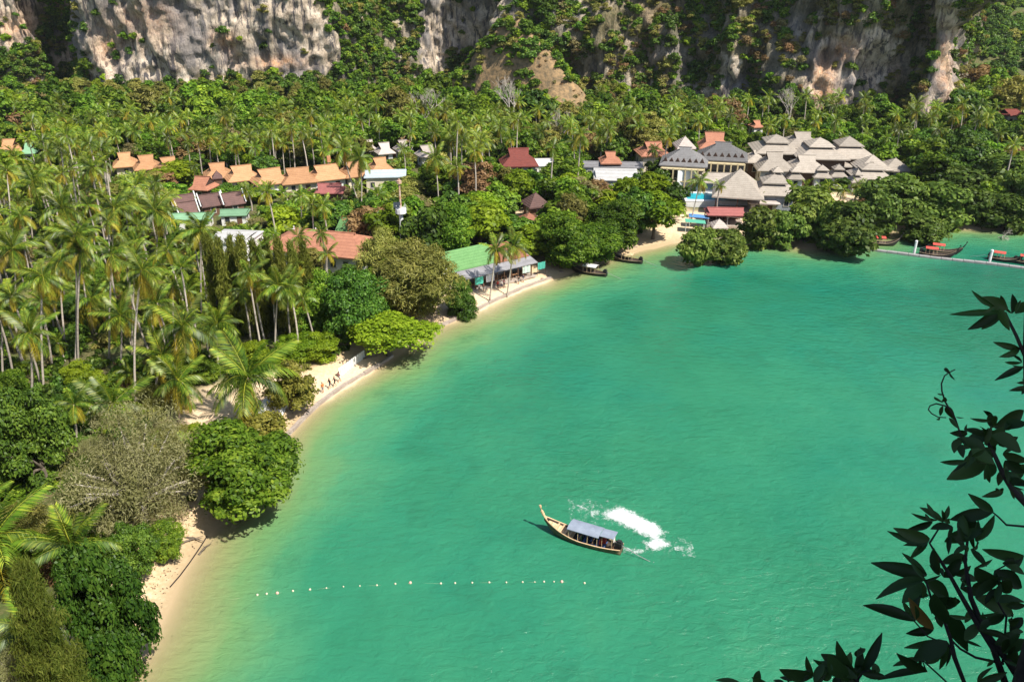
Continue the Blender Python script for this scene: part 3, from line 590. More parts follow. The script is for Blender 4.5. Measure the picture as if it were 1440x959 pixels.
# beach restaurant
A, B = P(650, 407, 1.2), P(748, 383, 1.2); ctr = (A + B) / 2; L = float(np.hypot(*(B - A)[:2])); yw = math.atan2(B[1] - A[1], B[0] - A[0])
t = thing('beach_restaurant', 'beach restaurant with green gabled roof and grey veranda roof over the sea wall', 'restaurant', (ctr[0], ctr[1], gz(*ctr[:2])), yw)
RW = L / 2; n_ = Vector((-math.sin(yw), math.cos(yw)))
G().box((0, 5.6, 1.7), (2 * RW, 5.0, 3.6)).build('wall', WM['grey'], t)
G().poly([(-RW - 1, 1.6, 3.5), (RW * .15, 1.6, 3.5), (RW * .15, 9.2, 3.5), (-RW - 1, 9.2, 3.5), (-RW - 1.3, 5.6, 6.0), (RW * .15, 5.6, 6.0), (-RW - 1, 1.6, 3.35), (RW * .15, 1.6, 3.35), (RW * .15, 9.2, 3.35), (-RW - 1, 9.2, 3.35)],
         [(0, 1, 5, 4), (2, 3, 4, 5), (0, 4, 3), (1, 2, 5), (0, 6, 7, 1), (3, 9, 6, 0), (2, 8, 9, 3), (1, 7, 8, 2), (6, 9, 8, 7)]).build('roof', RM['green'], t)
G().box((RW * .58, 5.0, 3.75), (RW * .9, 7.6, .16), rx=.10).build('extension_roof', RM['brick'], t)
G().box((0, .55, 3.02), (2 * RW + 1, 3.6, .12), rx=.22).build('veranda_roof', RM['iron'], t)
for k in range(10): G().box((-RW + (k + .5) * 2 * RW / 10, -.9, 1.25), (.14, .14, 2.9)).build('post', WM['wood'], t)
for k in range(7): window(t, -RW + (k + .5) * 2 * RW / 7, 3.08, 1.7, 0, 1.3)
G().box((-RW - .02, 2.0, 1.4), (.15, 3.4, 3.0)).build('side_wall', WM['grey'], t)
for k in (0.6, 1.6, 2.6): window(t, -RW - .1, k, 1.6, R(-90), .8)
G().box((0, .8, .1), (2 * RW, 4.4, .3)).build('floor', M['concrete'], t)
REST = t; KEEP.append((622, 362, 790, 430, ctr[1] - 4)); FOOT.append((ctr[0], ctr[1], 4, RW, 8, yw))
for i in (-6, -3, 0, 3, 6): q = ctr + np.array((math.cos(yw), math.sin(yw), 0)) * i + np.array((-math.sin(yw), math.cos(yw), 0)) * 4; FOOT.append((q[0], q[1], 5, 3, 3, 0))
mm_t = surf('table_wood', (.30, .16, .08), (.2, .1, .05), 4)
def rest_pt(u, v, z=0): return REST.matrix_basis @ Vector((u, v, z)) if False else Vector((ctr[0] + math.cos(yw) * u - math.sin(yw) * v, ctr[1] + math.sin(yw) * u + math.cos(yw) * v, REST.location.z + z))
_tt = G().box((0, 0, .74), (1.3, .8, .06)).mesh('table_top', mm_t); _tl = G().box((0, 0, .36), (.07, .07, .72)).mesh('leg', mm_t)
for k in range(6):
    t = thing('dining_table', 'brown dining table under the restaurant veranda', 'table', rest_pt(-RW + 2.2 + k * (2 * RW - 4) / 5, -.1 + .5 * (k % 2), .25), yw, 'restaurant tables')
    link('table_top', _tt, t)
    for sx in (-.55, .55):
        for sy in (-.3, .3): l = link('leg', _tl, t); l.location = (sx, sy, 0)
for u, c, lab in ((-RW + 3.0, (.10, .55, .42), 'turquoise cloth banner hanging under the veranda'), (-RW + 5.4, (.72, .72, .76), 'white cloth banner hanging under the veranda'), (RW + 1.5, (.08, .42, .34), 'dark turquoise cloth sheet hung at the end of the restaurant'), (RW - 2.0, (.55, .66, .6), 'pale green cloth banner by the last veranda posts')):
    t = thing('cloth_banner', lab, 'banner', rest_pt(u, -1.05, 0), yw)
    g_ = G(); nn = 7
    g_.poly([(-.9 + 1.8 * i / nn, .10 * math.sin(i * 1.9), zz) for zz in (2.5, 1.1) for i in range(nn + 1)], [(i, i + 1, nn + 2 + i, nn + 1 + i) for i in range(nn)]).build('cloth', surf('banner_cloth', c, None, 3, .8), t)
    for sx in (-.95, .95): G().tube([(sx, .05, -.1), (sx, .05, 2.55)], .04, 5).build('pole', WM['wood'], t)
# white parasol tents behind the dry tree
for x, y in ((608, 392), (622, 391)):
    q = P(x, y, 2.4); t = thing('white_tent', 'white peaked tent beside the green restaurant roof', 'tent', (q[0], q[1], gz(*q[:2])), .3, 'white tents')
    G().poly([(-1.6, -1.6, 2.0), (1.6, -1.6, 2.0), (1.6, 1.6, 2.0), (-1.6, 1.6, 2.0), (0, 0, 4.2), (-1.6, -1.6, 1.7), (1.6, -1.6, 1.7), (1.6, 1.6, 1.7), (-1.6, 1.6, 1.7)], [(0, 1, 4), (1, 2, 4), (2, 3, 4), (3, 0, 4), (0, 5, 6, 1), (1, 6, 7, 2), (2, 7, 8, 3), (3, 8, 5, 0)]).build('canopy', M['white_paint'], t)
    for sx in (-1.5, 1.5):
        for sy in (-1.5, 1.5): G().tube([(sx, sy, -.2), (sx, sy, 2)], .05, 5).build('pole', M['white_paint'], t)
    KEEP.append((x - 9, y - 9, x + 9, y + 8, q[1]))
# beacon tower
q = P(568, 372, 1.4); zt = PY(569, 252, q[1])[2]; zp = PY(569, 300, q[1])[2] - 1.4; HT = zt - 1.4
t = thing('beacon_tower', 'slim white beacon mast with round platform and rust red upper pole', 'beacon', (q[0], q[1], gz(*q[:2])))
M['rust'] = surf('rust_paint', (.42, .20, .10), (.60, .50, .42), 3, .7)
G().tube([(0, 0, -.3), (0, 0, zp)], [.5, .38], 10).build('mast', M['white_paint'], t)
G().tube([(0, 0, zp), (0, 0, zp + .9)], [1.05, 1.05], 12).build('platform', M['white_paint'], t)
G().tube([(0, 0, zp + .9), (0, 0, HT)], [.22, .14], 8).build('upper_pole', M['rust'], t)
G().tube([(0, 0, HT - .9), (0, 0, HT - .3)], [.45, .45], 8).build('lamp', M['rust'], t)
G().box((-.6, -.5, zp + 1.7), (1.3, .08, 1.1), rx=-.6).build('solar_panel', M['glass'], t)
for k in range(8): a = k * math.pi / 4; G().tube([(math.cos(a), math.sin(a), zp + .9), (math.cos(a), math.sin(a), zp + 1.7)], .04, 4).build('railing_post', M['white_paint'], t)
KEEP.append((560, 250, 578, 345, q[1])); FOOT.append((q[0], q[1], 2.2, 1, 1, 0))
for x, y, top in ((417, 352, 318), (447, 352, 320), (459, 352, 326)):
    q = P(x, y, 1.4); z1 = PY(x, top, q[1])[2]
    t = thing('utility_pole', 'thin pale pole with a crossbar before the terracotta roof', 'pole', (q[0], q[1], gz(*q[:2])), .4, 'poles before the terracotta roof')
    G().tube([(0, 0, -.3), (0, 0, z1 - 1.4)], .11, 6).build('shaft', M['white_paint'], t); G().box((0, 0, z1 - 2), (1.4, .1, .1)).build('crossbar', M['white_paint'], t)

# ------------------------------------------------------------------ sea wall and shore rocks
def wall_along(px, name, label, h=.5, w=.45):
    pts = np.array([P(*q)[:2] for q in px]); seg = np.r_[0, np.cumsum(np.hypot(*np.diff(pts, axis=0).T))]
    t = thing(name, label, 'sea wall', (*pts[0], 0)); n = max(2, int(seg[-1] / 3.2))
    for i in range(n):
        s0, s1 = seg[-1] * i / n + .02, seg[-1] * (i + 1) / n - .02
        a = np.array([np.interp(s0, seg, pts[:, k]) for k in (0, 1)]); b = np.array([np.interp(s1, seg, pts[:, k]) for k in (0, 1)])
        c = (a + b) / 2 - pts[0]; d = b - a; o = G().box((0, 0, 0), (float(np.hypot(*d)), w + random.uniform(-.05, .08), h + .8)).build('wall_block', M['concrete'], t)
        o.location = (c[0], c[1], h / 2 - .4 + random.uniform(-.06, .05)); o.rotation_euler = (0, 0, math.atan2(d[1], d[0]))
wall_along(SHORE_PX[9:15], 'sea_wall', 'low dark concrete sea wall edging the path below the palm clearing', .5)
wall_along(SHORE_PX[15:21], 'sea_wall', 'low concrete sea wall running along the beach restaurant', .5)
wall_along(SHORE_PX[22:25], 'sea_wall', 'short dark stone wall behind the beached longtail boats', .6)
M['boulder'] = surf('boulder', (.34, .25, .19), (.18, .13, .10), 1.6, .95, .6, .1)
def rock(x, y, r, label, group=None, z=.1):
    q = P(x, y, z); n, k = 10, 7; V = []
    for i in range(k):
        th = math.pi * i / (k - 1)
        for j in range(n): V.append((math.sin(th) * math.cos(2 * math.pi * j / n), math.sin(th) * math.sin(2 * math.pi * j / n), .7 * math.cos(th)))
    V = np.array(V); V = V * (1 + .38 * fbm(V * 1.6 + random.random() * 50, 3, 8))[:, None] * r
    F = np.array([(i * n + j, i * n + (j + 1) % n, (i + 1) * n + (j + 1) % n, (i + 1) * n + j) for i in range(k - 1) for j in range(n)])
    o = link('boulder', np_mesh('boulder', V, F, M['boulder'])); o.location = (q[0], q[1], q[2] + .12 * r); o.rotation_euler = (0, 0, random.random() * 6); tag(o, label, 'rock', group)
rock(388, 618, 1.3, 'pinkish brown boulder at the end of the sea wall below the yellow bush')
for x, y, r in ((590, 470, .8), (598, 465, .7), (606, 462, .6), (580, 477, .7), (572, 483, .55)): rock(x, y, r, 'reddish boulder on the shore between the two sea walls', 'boulders between the sea walls')
for x, y, r in ((652, 437, .6), (640, 436, .7), (630, 440, .6), (660, 431, .5)): rock(x, y, r, 'pale rock on the sand below the dark bush by the restaurant', 'rocks by the restaurant')
for x, y, r in ((880, 352, .8), (892, 350, .7), (902, 347, .6), (790, 384, .6), (770, 390, .5), (762, 394, .5)): rock(x, y, r, 'dark shore rock near the beached longtail boats', 'rocks by the beached boats')

# ------------------------------------------------------------------ vegetation: prototypes
def unit(a): return a / np.maximum(np.linalg.norm(a, axis=1)[:, None], 1e-9)
def leaf_cards(C, N, size, aspect, rng, tint, droop=0.0):
    """one pointed leaf (a diamond) at each C facing N"""
    n = len(C); t = unit(np.cross(N, rng.normal(size=(n, 3)))); t[:, 2] -= droop; t = unit(t); b = unit(np.cross(N, t))
    L = (size * rng.uniform(.65, 1.35, n))[:, None]; W = L * aspect
    V = np.stack([C - t * L, C + b * W + N * W * .25, C + t * L, C - b * W + N * W * .25], 1).reshape(-1, 3)
    return V, np.arange(4 * n).reshape(-1, 4), np.repeat(tint, 4)
def crown_blobs(rng, rx, rz, zc, nb, low=-.35, top_pull=0.0, fill=.6, br=(.26, .42)):
    d = unit(rng.normal(size=(nb * 4, 3))); d = d[d[:, 2] > low][:nb]; r = rng.uniform(fill, 1.12, len(d)) ** .6
    k = int(rng.integers(4, 7)); an = np.arange(k) * 6.28 / k + rng.uniform(-.5, .5, k); rr = rng.uniform(.25, .5, k); sub = np.c_[np.cos(an) * rr, np.sin(an) * rr, rng.uniform(-.34, .12, k)]; sub[0] = (rng.uniform(-.15, .15), rng.uniform(-.15, .15), .32); sub[1] = (0, 0, -.48); sr = rng.uniform(.36, .62, k); w = rng.choice(k, len(d), p=sr ** 2 / (sr ** 2).sum())
    C = (sub[w] + d * (r * sr[w])[:, None] * .92) * np.array((rx, rx, rz)) + np.array((0, 0, zc))
    return C, rng.uniform(*br, len(d)) * rx
def crown_mesh(name, mat, seed, rx, rz, zc, nb, nl, size, aspect=.55, low=-.35, droop=0., up=.35, fill=.4, br=(.15, .36), flat=.75):
    rng = np.random.default_rng(seed); C, Rr = crown_blobs(rng, rx, rz, zc, nb, low, fill=fill, br=br); k = len(C)
    idx = np.repeat(np.arange(k), nl); d = unit(rng.normal(size=(len(idx), 3))); d[:, 2] = np.where(d[:, 2] < -.3, -d[:, 2], d[:, 2])
    pos = C[idx] + d * (Rr[idx] * rng.uniform(.45, 1.05, len(idx)))[:, None] * np.array((1, 1, flat))
    N = unit(d + np.array((0, 0, up)) + rng.normal(size=d.shape) * .45)
    bt = rng.uniform(-.22, .22, k); tint = np.clip(.5 + bt[idx] + rng.normal(size=len(idx)) * .2, 0, 1)
    V, F, T = leaf_cards(pos, N, size, aspect, rng, tint, droop)
    return np_mesh(name, V, F, mat, {'tint': ('POINT', T)}), C
def trunk_mesh(name, mat, seed, C, zc, r0, nlimb=7, lean=.0, depth=True):
    rng = random.Random(seed); g = G(); fork = Vector((rng.uniform(-.3, .3), rng.uniform(-.3, .3), zc * .42)); b = Vector((0, 0, -.5))
    g.tube([b, b.lerp(fork, .5) + Vector((rng.uniform(-.15, .15), rng.uniform(-.15, .15), 0)), fork], [r0 * 1.25, r0, r0 * .85], 7)
    for i in rng.sample(range(len(C)), min(nlimb, len(C))):
        e = Vector(C[i]); mid = fork.lerp(e, .5) + Vector((rng.uniform(-.4, .4), rng.uniform(-.4, .4), .3))
        g.tube([fork, mid, e], [r0 * .55, r0 * .36, r0 * .10], 5, False)
    return g.mesh(name, mat, True)
ARCH = {}
def arch(key, w, h, parts): ARCH.setdefault(key, []).append((w, h, parts))
def add_tree(key, mat, seed, rx, rz, zc, nb, nl, size, r0=.22, bark='bark', nlimb=8, **kw):
    cm, C = crown_mesh('crown', M[mat], seed, rx, rz, zc, nb, nl, size, **kw)
    vv = np.empty(len(cm.vertices) * 3, np.float32); cm.vertices.foreach_get('co', vv); vv = vv.reshape(-1, 3)
    arch(key, 2 * float(np.percentile(np.hypot(vv[:, 0], vv[:, 1]), 95)), float(np.percentile(vv[:, 2], 99)), [('trunk', trunk_mesh('trunk', M[bark], seed, C, zc, r0, nlimb)), ('crown', cm)])
for s in range(2):                                             # near trees: small leaves
    add_tree('round_near', 'leaf_green', 10 + s, 4, 3.3, 2.9, 130, 330, .125, low=-.95, br=(.11, .30))
    add_tree('dark_near', 'leaf_dark', 20 + s, 4, 3.5, 3.0, 125, 320, .135, low=-.95, br=(.12, .31))
    add_tree('bright_near', 'leaf_bright', 30 + s, 4, 3.2, 2.8, 125, 320, .125, low=-.95, br=(.11, .30))
    add_tree('olive_near', 'leaf_olive', 40 + s, 4, 3.9, 3.5, 130, 220, .20, aspect=.2, low=-.9, br=(.18, .32), droop=.5)
add_tree('dry_near', 'leaf_straw', 50, 4.4, 2.9, 2.5, 170, 210, .085, aspect=.22, low=-.9, droop=.2, nlimb=60, br=(.11, .30), bark='bark_pale')
add_tree('spread_near', 'leaf_bright', 53, 4.6, 2.3, 4.8, 70, 190, .18, low=-.3, nlimb=24, r0=.25)
add_tree('pale_near', 'leaf_yellow', 55, 3.4, 2.6, 2.2, 60, 150, .17, low=-.6, nlimb=20)
for s in range(3):                                             # farther trees: leaf clusters
    add_tree('round', 'leaf_green', 60 + s, 4, 3.6, 5.2, 60, 75, .36, low=-.55)
    add_tree('dark', 'leaf_dark', 70 + s, 4, 3.7, 5.2, 60, 75, .38, low=-.55)
    add_tree('bright', 'leaf_bright', 80 + s, 4, 3.2, 4.8, 60, 75, .35, low=-.5)
    add_tree('olive', 'leaf_olive', 90 + s, 4, 4.0, 5.4, 70, 70, .36, aspect=.32, low=-.5, droop=.4)
    add_tree('mangrove', 'leaf_mangrove', 100 + s, 4, 2.9, 2.2, 140, 95, .24, low=-.95, nlimb=16, br=(.10, .26), r0=.16)
    add_tree('dry', 'leaf_dry', 110 + s, 4, 3.2, 4.6, 60, 60, .30, aspect=.3, low=-.4, nlimb=20, bark='bark_pale')
    add_tree('brown', 'leaf_brown', 115 + s, 4, 3.0, 4.2, 60, 60, .32, aspect=.35, low=-.4, nlimb=12, bark='bark_pale')
add_tree('yellow', 'leaf_yellow', 120, 4, 2.8, 3.0, 70, 90, .26, low=-.7)
def casuarina(key, seed, w, h, nb, ns, size):
    rng = np.random.default_rng(seed); z = np.sort(rng.uniform(.06, 1, nb)) * h; r = w / 2 * np.clip(1.08 - z / h, .05, 1) ** .75 * rng.uniform(.45, 1.1, nb) * np.clip(z / h * 5, .5, 1)
    a = np.cumsum(np.full(nb, 2.4)) + rng.uniform(-.5, .5, nb); T = np.c_[np.cos(a) * r, np.sin(a) * r, z + r * .25]; O = np.c_[0 * a, 0 * a, z - r * .2]
    g = G().tube([(0, 0, -.5), (.1, 0, h * .5), (0, 0, h)], [.2, .13, .02], 6)
    for i in range(0, nb, 2): g.tube([O[i], (O[i] + T[i]) / 2 + (0, 0, .1), T[i]], [.05, .035, .012], 3, False)
    idx = np.repeat(np.arange(nb), ns); f = rng.uniform(.2, 1.08, len(idx)) ** .7; C = O[idx] + (T[idx] - O[idx]) * f[:, None] + rng.normal(size=(len(idx), 3)) * (.22, .22, .28)
    N = unit(rng.normal(size=(len(idx), 3)) * (1, 1, .35)); tint = np.clip(.5 + rng.uniform(-.2, .2, nb)[idx] + rng.normal(size=len(idx)) * .2, 0, 1)
    V, F, Tn = leaf_cards(C, N, size, .16, rng, tint, droop=1.2)
    arch(key, w, h, [('trunk', g.mesh('trunk', M['bark'], True)), ('crown', np_mesh('crown', V, F, M['needle'], {'tint': ('POINT', Tn)}))])
casuarina('casuarina_near', 5, 7, 13, 130, 300, .20)
for s in range(3): casuarina('casuarina', 130 + s, 3.6, 13, 80, 60, .36)
def bare(key, seed, h, w, mat='bark_pale', lv=5):
    rng = random.Random(seed); g = G()
    def br(p, d, l, r, k):
        e = p + d * l; m_ = p.lerp(e, .5) + Vector((rng.uniform(-1, 1), rng.uniform(-1, 1), rng.uniform(-.5, .5))) * l * .10
        g.tube([p, m_, e], [r, r * .85, r * .66], 5 if k < 3 else 3, False)
        if k < lv:
            for _ in range(3 if k else 4):
                nd_ = (d + Vector((rng.uniform(-1, 1), rng.uniform(-1, 1), rng.uniform(-.25, .7))) * .85).normalized(); br(e, nd_, l * rng.uniform(.58, .8), r * .6, k + 1)
    br(Vector((0, 0, -.3)), Vector((0, 0, 1)), h * .34, h * .022, 0)
    arch(key, w, h, [('trunk', g.mesh('trunk', M[mat], True))])
bare('bare', 3, 10, 9); bare('bare', 4, 10, 9)
# palm fronds: rachis with two rows of hanging leaflets
def frond_data(L, arch_, nleaf, seed, lw=.075, ll=.95, hang=.6):
    rng = np.random.default_rng(seed); u = np.linspace(0, 1, nleaf + 1); ang = arch_ * (u ** 1.25); ds = L / nleaf
    x = np.r_[0, np.cumsum(np.cos(ang[:-1]) * ds)]; z = np.r_[0, np.cumsum(-np.sin(ang[:-1]) * ds)]; V = []; F = []; T = []
    for s in (-1, 1):
        for i in range(2, nleaf + 1):
            f = i / nleaf; l = ll * (.45 + .9 * math.sin(math.pi * min(f * .92 + .06, 1)) ** .8) * rng.uniform(.85, 1.12); b = np.array((x[i], 0, z[i]))
            tx = np.array((math.cos(ang[i]), 0, -math.sin(ang[i]))); dirv = .55 * tx + s * np.array((0, .8, 0)) + np.array((0, 0, -hang * rng.uniform(.5, 1.3))); dirv /= np.linalg.norm(dirv)
            m_ = b + dirv * l * .5 + np.array((0, 0, .06 * l)); e = b + dirv * l + np.array((0, 0, -.22 * l)); k = len(V)
            V += [b, m_ + tx * lw, e, m_ - tx * lw]; F.append((k, k + 1, k + 2, k + 3)); T += [min(1, max(0, .5 + rng.normal() * .2 + (f - .5) * .3))] * 4
    for i in range(0, nleaf, 3):                                   # rachis
        j = min(i + 3, nleaf); r0, r1 = .05 * (1 - i / nleaf) + .012, .05 * (1 - j / nleaf) + .012; k = len(V)
        V += [(x[i], -r0, z[i]), (x[i], r0, z[i]), (x[i], 0, z[i] - r0 * 1.4), (x[j], -r1, z[j]), (x[j], r1, z[j]), (x[j], 0, z[j] - r1 * 1.4)]
        F += [(k, k + 1, k + 4, k + 3), (k + 1, k + 2, k + 5, k + 4), (k + 2, k, k + 3, k + 5)]; T += [1.0] * 6
    return np.array(V, float), np.array(F), np.array(T)
FR = {}
for key, arc, mt, hang in (('young', .55, 'frond', .25), ('mid', 1.15, 'frond', .55), ('mid2', 1.45, 'frond', .75), ('low', 1.5, 'frond_old', .9), ('dead', .7, 'frond_dead', 1.3)):
    V, F, T = frond_data(4.6, arc, 30, hash(key) % 97 if False else len(key) * 7, .085, 1.0, hang); FR[key] = (V, F, T, np_mesh('frond', V, F, M[mt], {'tint': ('POINT', T)}))
FRF = {k: frond_data(4.6, a, 15, 3, .15, 1.0, h) for k, a, h in (('young', .55, .25), ('mid', 1.15, .55), ('mid2', 1.45, .75), ('low', 1.5, .9), ('dead', .7, 1.3))}
def frond_set(rng, n=20, old=.25):
    out = []
    for i in range(n):
        f = (i + .5) / n; el = 78 - 118 * f ** .9 + rng.uniform(-15, 15)
        key = 'young' if f < .25 else ('mid' if rng.random() < .5 else 'mid2') if f < .68 else ('low' if rng.random() < .75 or f < .8 else 'dead')
        if f >= .68 and rng.random() > old * 3: key = 'mid2'
        if key == 'dead': el = -62 + rng.uniform(-12, 10)
        out.append((key, i * 2.399 + rng.uniform(-.45, .45), R(el), rng.uniform(.70, 1.14) * (1 - .12 * (f < .12))))
    return out
def rot_fr(az, el): return Matrix.Rotation(az, 4, 'Z') @ Matrix.Rotation(-el, 4, 'Y')
_nut = G()
for a in range(5): _nut.tube([(math.cos(a * 1.26) * .3, math.sin(a * 1.26) * .3, z) for z in (-.62, -.55, -.42, -.3, -.24)], [.05, .14, .17, .12, .03], 6)
NUT = _nut.mesh('coconuts', M['coconut'], True)
def palm_trunk(base, top, r, seed):
    b, t_ = Vector(base), Vector(top); rng = random.Random(seed); h = (t_ - b).length; bend = Vector((rng.uniform(-1, 1), rng.uniform(-1, 1), 0)) * h * .035
    pts = [b.lerp(t_, k / 7) + bend * math.sin(math.pi * k / 7) for k in range(8)]
    return G().tube(pts, [r * 1.5] + [r * (1.05 - .3 * k / 7) for k in range(1, 8)], 7).mesh('trunk', M['palm_trunk'], True)
def palm(base, top, rad, label, group=None, seed=0, old=.25, n=20, name='coconut_palm', r=None):
    """a palm whose fronds are parts of their own"""
    rng = random.Random(seed); t = thing(name, label, 'palm', base, 0, group); rel = np.array(top) - np.array(base)
    link('trunk', palm_trunk((0, 0, -.6), rel, r or .15, seed), t)
    for key, az, el, s in frond_set(rng, n, old):
        o = link('frond', FR[key][3], t); o.matrix_basis = Matrix.Translation(Vector(rel)) @ rot_fr(az, el) @ Matrix.Scale(s * rad / 4.6, 4)
    if rad > 2.5: o = link('coconuts', NUT, t); o.location = rel
    return t
FARP = []
for s in range(6):                                             # distant palms: one crown mesh each
    rng = random.Random(300 + s); Vs, Fs, Ts, mi, off = [], [], [], [], 0
    for key, az, el, sc_ in frond_set(rng, 19, (.08, .15, .2, .28, .2, .1)[s]):
        V, F, T = FRF[key]; Mx = np.array(rot_fr(az, el))[:3, :3] * sc_; Vs.append(V @ Mx.T); Fs.append(F + off); Ts.append(T); off += len(V); mi.append(np.full(len(F), 0 if key in ('young', 'mid', 'mid2') else 1 if key == 'low' else 2))
    cm = np_mesh('crown', np.vstack(Vs), np.vstack(Fs), None, {'tint': ('POINT', np.concatenate(Ts))}, mats=[M['frond'], M['frond_old'], M['frond_dead']], midx=np.concatenate(mi))
    FARP.append((cm, palm_trunk((0, 0, -.8), (rng.uniform(-.8, .8), rng.uniform(-.8, .8), 12), .19, s), ))
def far_palm(x, y, z, h, rad, label, group, k):
    t = thing('coconut_palm', label, 'palm', (x, y, z), random.random() * 6.28, group); cm, tm = FARP[k % 6]
    tr_ = link('trunk', tm, t); tr_.scale = (1, 1, h / 12); c = link('crown', cm, t); top = tm.vertices[len(tm.vertices) - 1].co
    c.location = (top.x, top.y, h - .1); c.scale = (rad / 4.6,) * 3
    return t
NAMES = {'round': 'broadleaf_tree', 'dark': 'broadleaf_tree', 'bright': 'broadleaf_tree', 'olive': 'feathery_tree', 'mangrove': 'mangrove_tree', 'dry': 'dry_tree', 'brown': 'dry_tree', 'yellow': 'bush', 'casuarina': 'casuarina_tree', 'bare': 'bare_tree', 'spread': 'shore_tree', 'pale': 'bush'}
TREE_N = [0]
def tree(key, x, y, z, w, h, label, group=None, name=None, category=None):
    a = ARCH[key]; aw, ah, parts = a[TREE_N[0] % len(a)]; TREE_N[0] += 1; nm = name or NAMES[key.replace('_near', '')]
    t = thing(nm, label, category or ('bush' if nm in ('bush', 'shrub') else 'tree'), (x, y, z), random.random() * 6.28, group); t.scale = (w / aw, w / aw, h / ah)
    for pn, me in parts: link(pn, me, t)
    return t
PLACED = []                                                    # (x, y, radius)
def hero(key, bx, by, ty, wpx, label, group=None, name=None, z=None, category=None):
    zz = 1.2 if z is None else z; q = P(bx, by - (0 if 'casuarina' in key or key == 'bare' else (.05 if key == 'mangrove' else .17) * wpx), zz); g_ = gz(q[0], q[1]) if z is None else z; top = PY(bx, ty, q[1])[2]; w = wpx * proj((q[0], q[1], (g_ + top) / 2))[2] / FPX
    PLACED.append((q[0], q[1], w * .42)); return tree(key, q[0], q[1], g_, w, max(top - g_, 1), label, group, name, category)
def hero_palm(bx, by, cx, cy_, rpx, label, group=None, seed=0, old=.25, z=1.2, n=20):
    q = P(bx, by, z); zg = gz(q[0], q[1]) if z == 1.2 else z; top = PY(cx, cy_, q[1]); rad = rpx * proj(top)[2] / FPX
    PLACED.append((q[0], q[1], 1.6)); KEEP.append((cx - rpx * .45, cy_ - rpx * .4, cx + rpx * .45, cy_ + rpx * .5, q[1])); KEEP.append((min(bx, cx) - 3, cy_, max(bx, cx) + 3, cy_ + (by - cy_) * .72, q[1])); return palm((q[0], q[1], zg), tuple(top), rad, label, group, seed, old, n)

# ------------------------------------------------------------------ trees that the photograph shows singly
hero('dark_near', 66, 705, 556, 122, 'dense dark leaved tree beside the large dry brown tree', z=1.4)
hero('dry_near', 200, 765, 588, 180, 'large dry brown feathery tree beside the sandy beach')
hero('round_near', 336, 742, 612, 162, 'round bright green tree hanging over the water beside the dry brown tree', z=.4)
hero('dark_near', 158, 968, 782, 120, 'tall glossy dark green tree on the edge of the sandy beach')
hero('casuarina_near', 108, 1040, 800, 120, 'yellowish feathery conifer in front of the glossy dark tree')
hero('dry_near', 20, 1010, 915, 100, 'low grey brown bush at the foot of the feathery conifer', name='bush', category='bush')
hero('dark_near', 186, 812, 742, 74, 'dark green bush at the top of the beach between palm and dry tree', name='bush', category='bush')
hero('round_near', 232, 782, 738, 52, 'small green bush at the foot of the large dry brown tree', name='bush', category='bush')
hero('bright_near', 284, 640, 600, 60, 'light green bush behind the round tree over the water', name='bush', category='bush')
hero('yellow', 372, 625, 582, 68, 'yellow flowering bush at the near end of the sea wall')
hero('pale_near', 412, 580, 512, 66, 'loose pale green bush beside the sea wall path')
hero('spread_near', 548, 512, 446, 118, 'spreading light green tree leaning over the water by the bent sea wall')
hero('dark_near', 492, 500, 392, 105, 'tall dark green tree behind the leaning light green tree')
hero('round_near', 452, 480, 385, 70, 'mid green tree between the feathery row and the tall dark tree')
hero('olive_near', 588, 462, 345, 118, 'big pale olive feathery tree on the shore beside the white tents')
hero('olive_near', 545, 440, 330, 80, 'slim pale olive tree in front of the beacon mast')
hero('bright_near', 540, 452, 370, 70, 'light green tree tucked behind the big olive tree')
hero('dark_near', 650, 446, 394, 50, 'dark green round bush at the near end of the restaurant', name='bush', category='bush')
for x, b, tp, w, k, lab in [(602, 398, 296, 74, 'dark', 'tall dark tree behind the white tents'), (638, 384, 292, 80, 'round', 'tall green tree behind the green restaurant roof'), (676, 368, 290, 70, 'bright', 'bright leafy tree behind the restaurant palms'),
        (720, 362, 305, 70, 'dark', 'dark tree between the restaurant palms and the spreading tree'), (792, 388, 306, 92, 'round', 'wide spreading tree over the end of the restaurant'), (838, 374, 318, 84, 'round', 'spreading green tree above the first beached boat'),
        (868, 362, 285, 80, 'round', 'tall green tree above the second beached boat'), (918, 346, 274, 78, 'bright', 'bright round tree beside the sandy plaza'), (890, 345, 265, 70, 'dark', 'dark tree between the bright round tree and the spreading ones')]:
    hero(k if k != 'round' else 'round_near', x, b, tp, w, lab)
MG = 'mangroves in the bay'
for x, b, tp, w, lab in [(978, 374, 324, 66, 'small round mangrove standing alone in the water before the plaza'), (1020, 369, 326, 56, 'small mangrove beside the lone one before the plaza'), (1062, 352, 296, 74, 'mangrove at the edge of the plaza'), (1098, 352, 302, 62, 'low pale mangrove next to the pier end'),
        (1130, 338, 268, 88, 'tall mangrove in front of the small thatched villas'), (1190, 358, 288, 100, 'large light mangrove where the floating pier leaves the shore'), (1160, 352, 292, 70, 'mangrove just left of the pier, half hidden by its neighbour'), (1290, 341, 304, 60, 'small round mangrove alone behind the pier'),
        (1232, 336, 276, 78, 'pale mangrove behind the large one at the pier'), (1266, 318, 254, 100, 'big dark mangrove beside the outermost grey roof'), (1322, 322, 262, 90, 'dark mangrove between the biggest one and the fallen tree'), (1342, 298, 240, 110, 'high dark mangrove crown at the back of the bay'),
        (1372, 322, 272, 80, 'mangrove leaning beside the bleached fallen tree'), (1415, 326, 278, 80, 'mangrove at the far end of the bay behind the bleached fallen tree'), (1405, 288, 222, 110, 'high mangrove behind the far end of the bay'), (1455, 320, 240, 90, 'outermost mangrove of the bay')]:
    hero('mangrove', x, b, tp, w, lab, MG, z=.1)
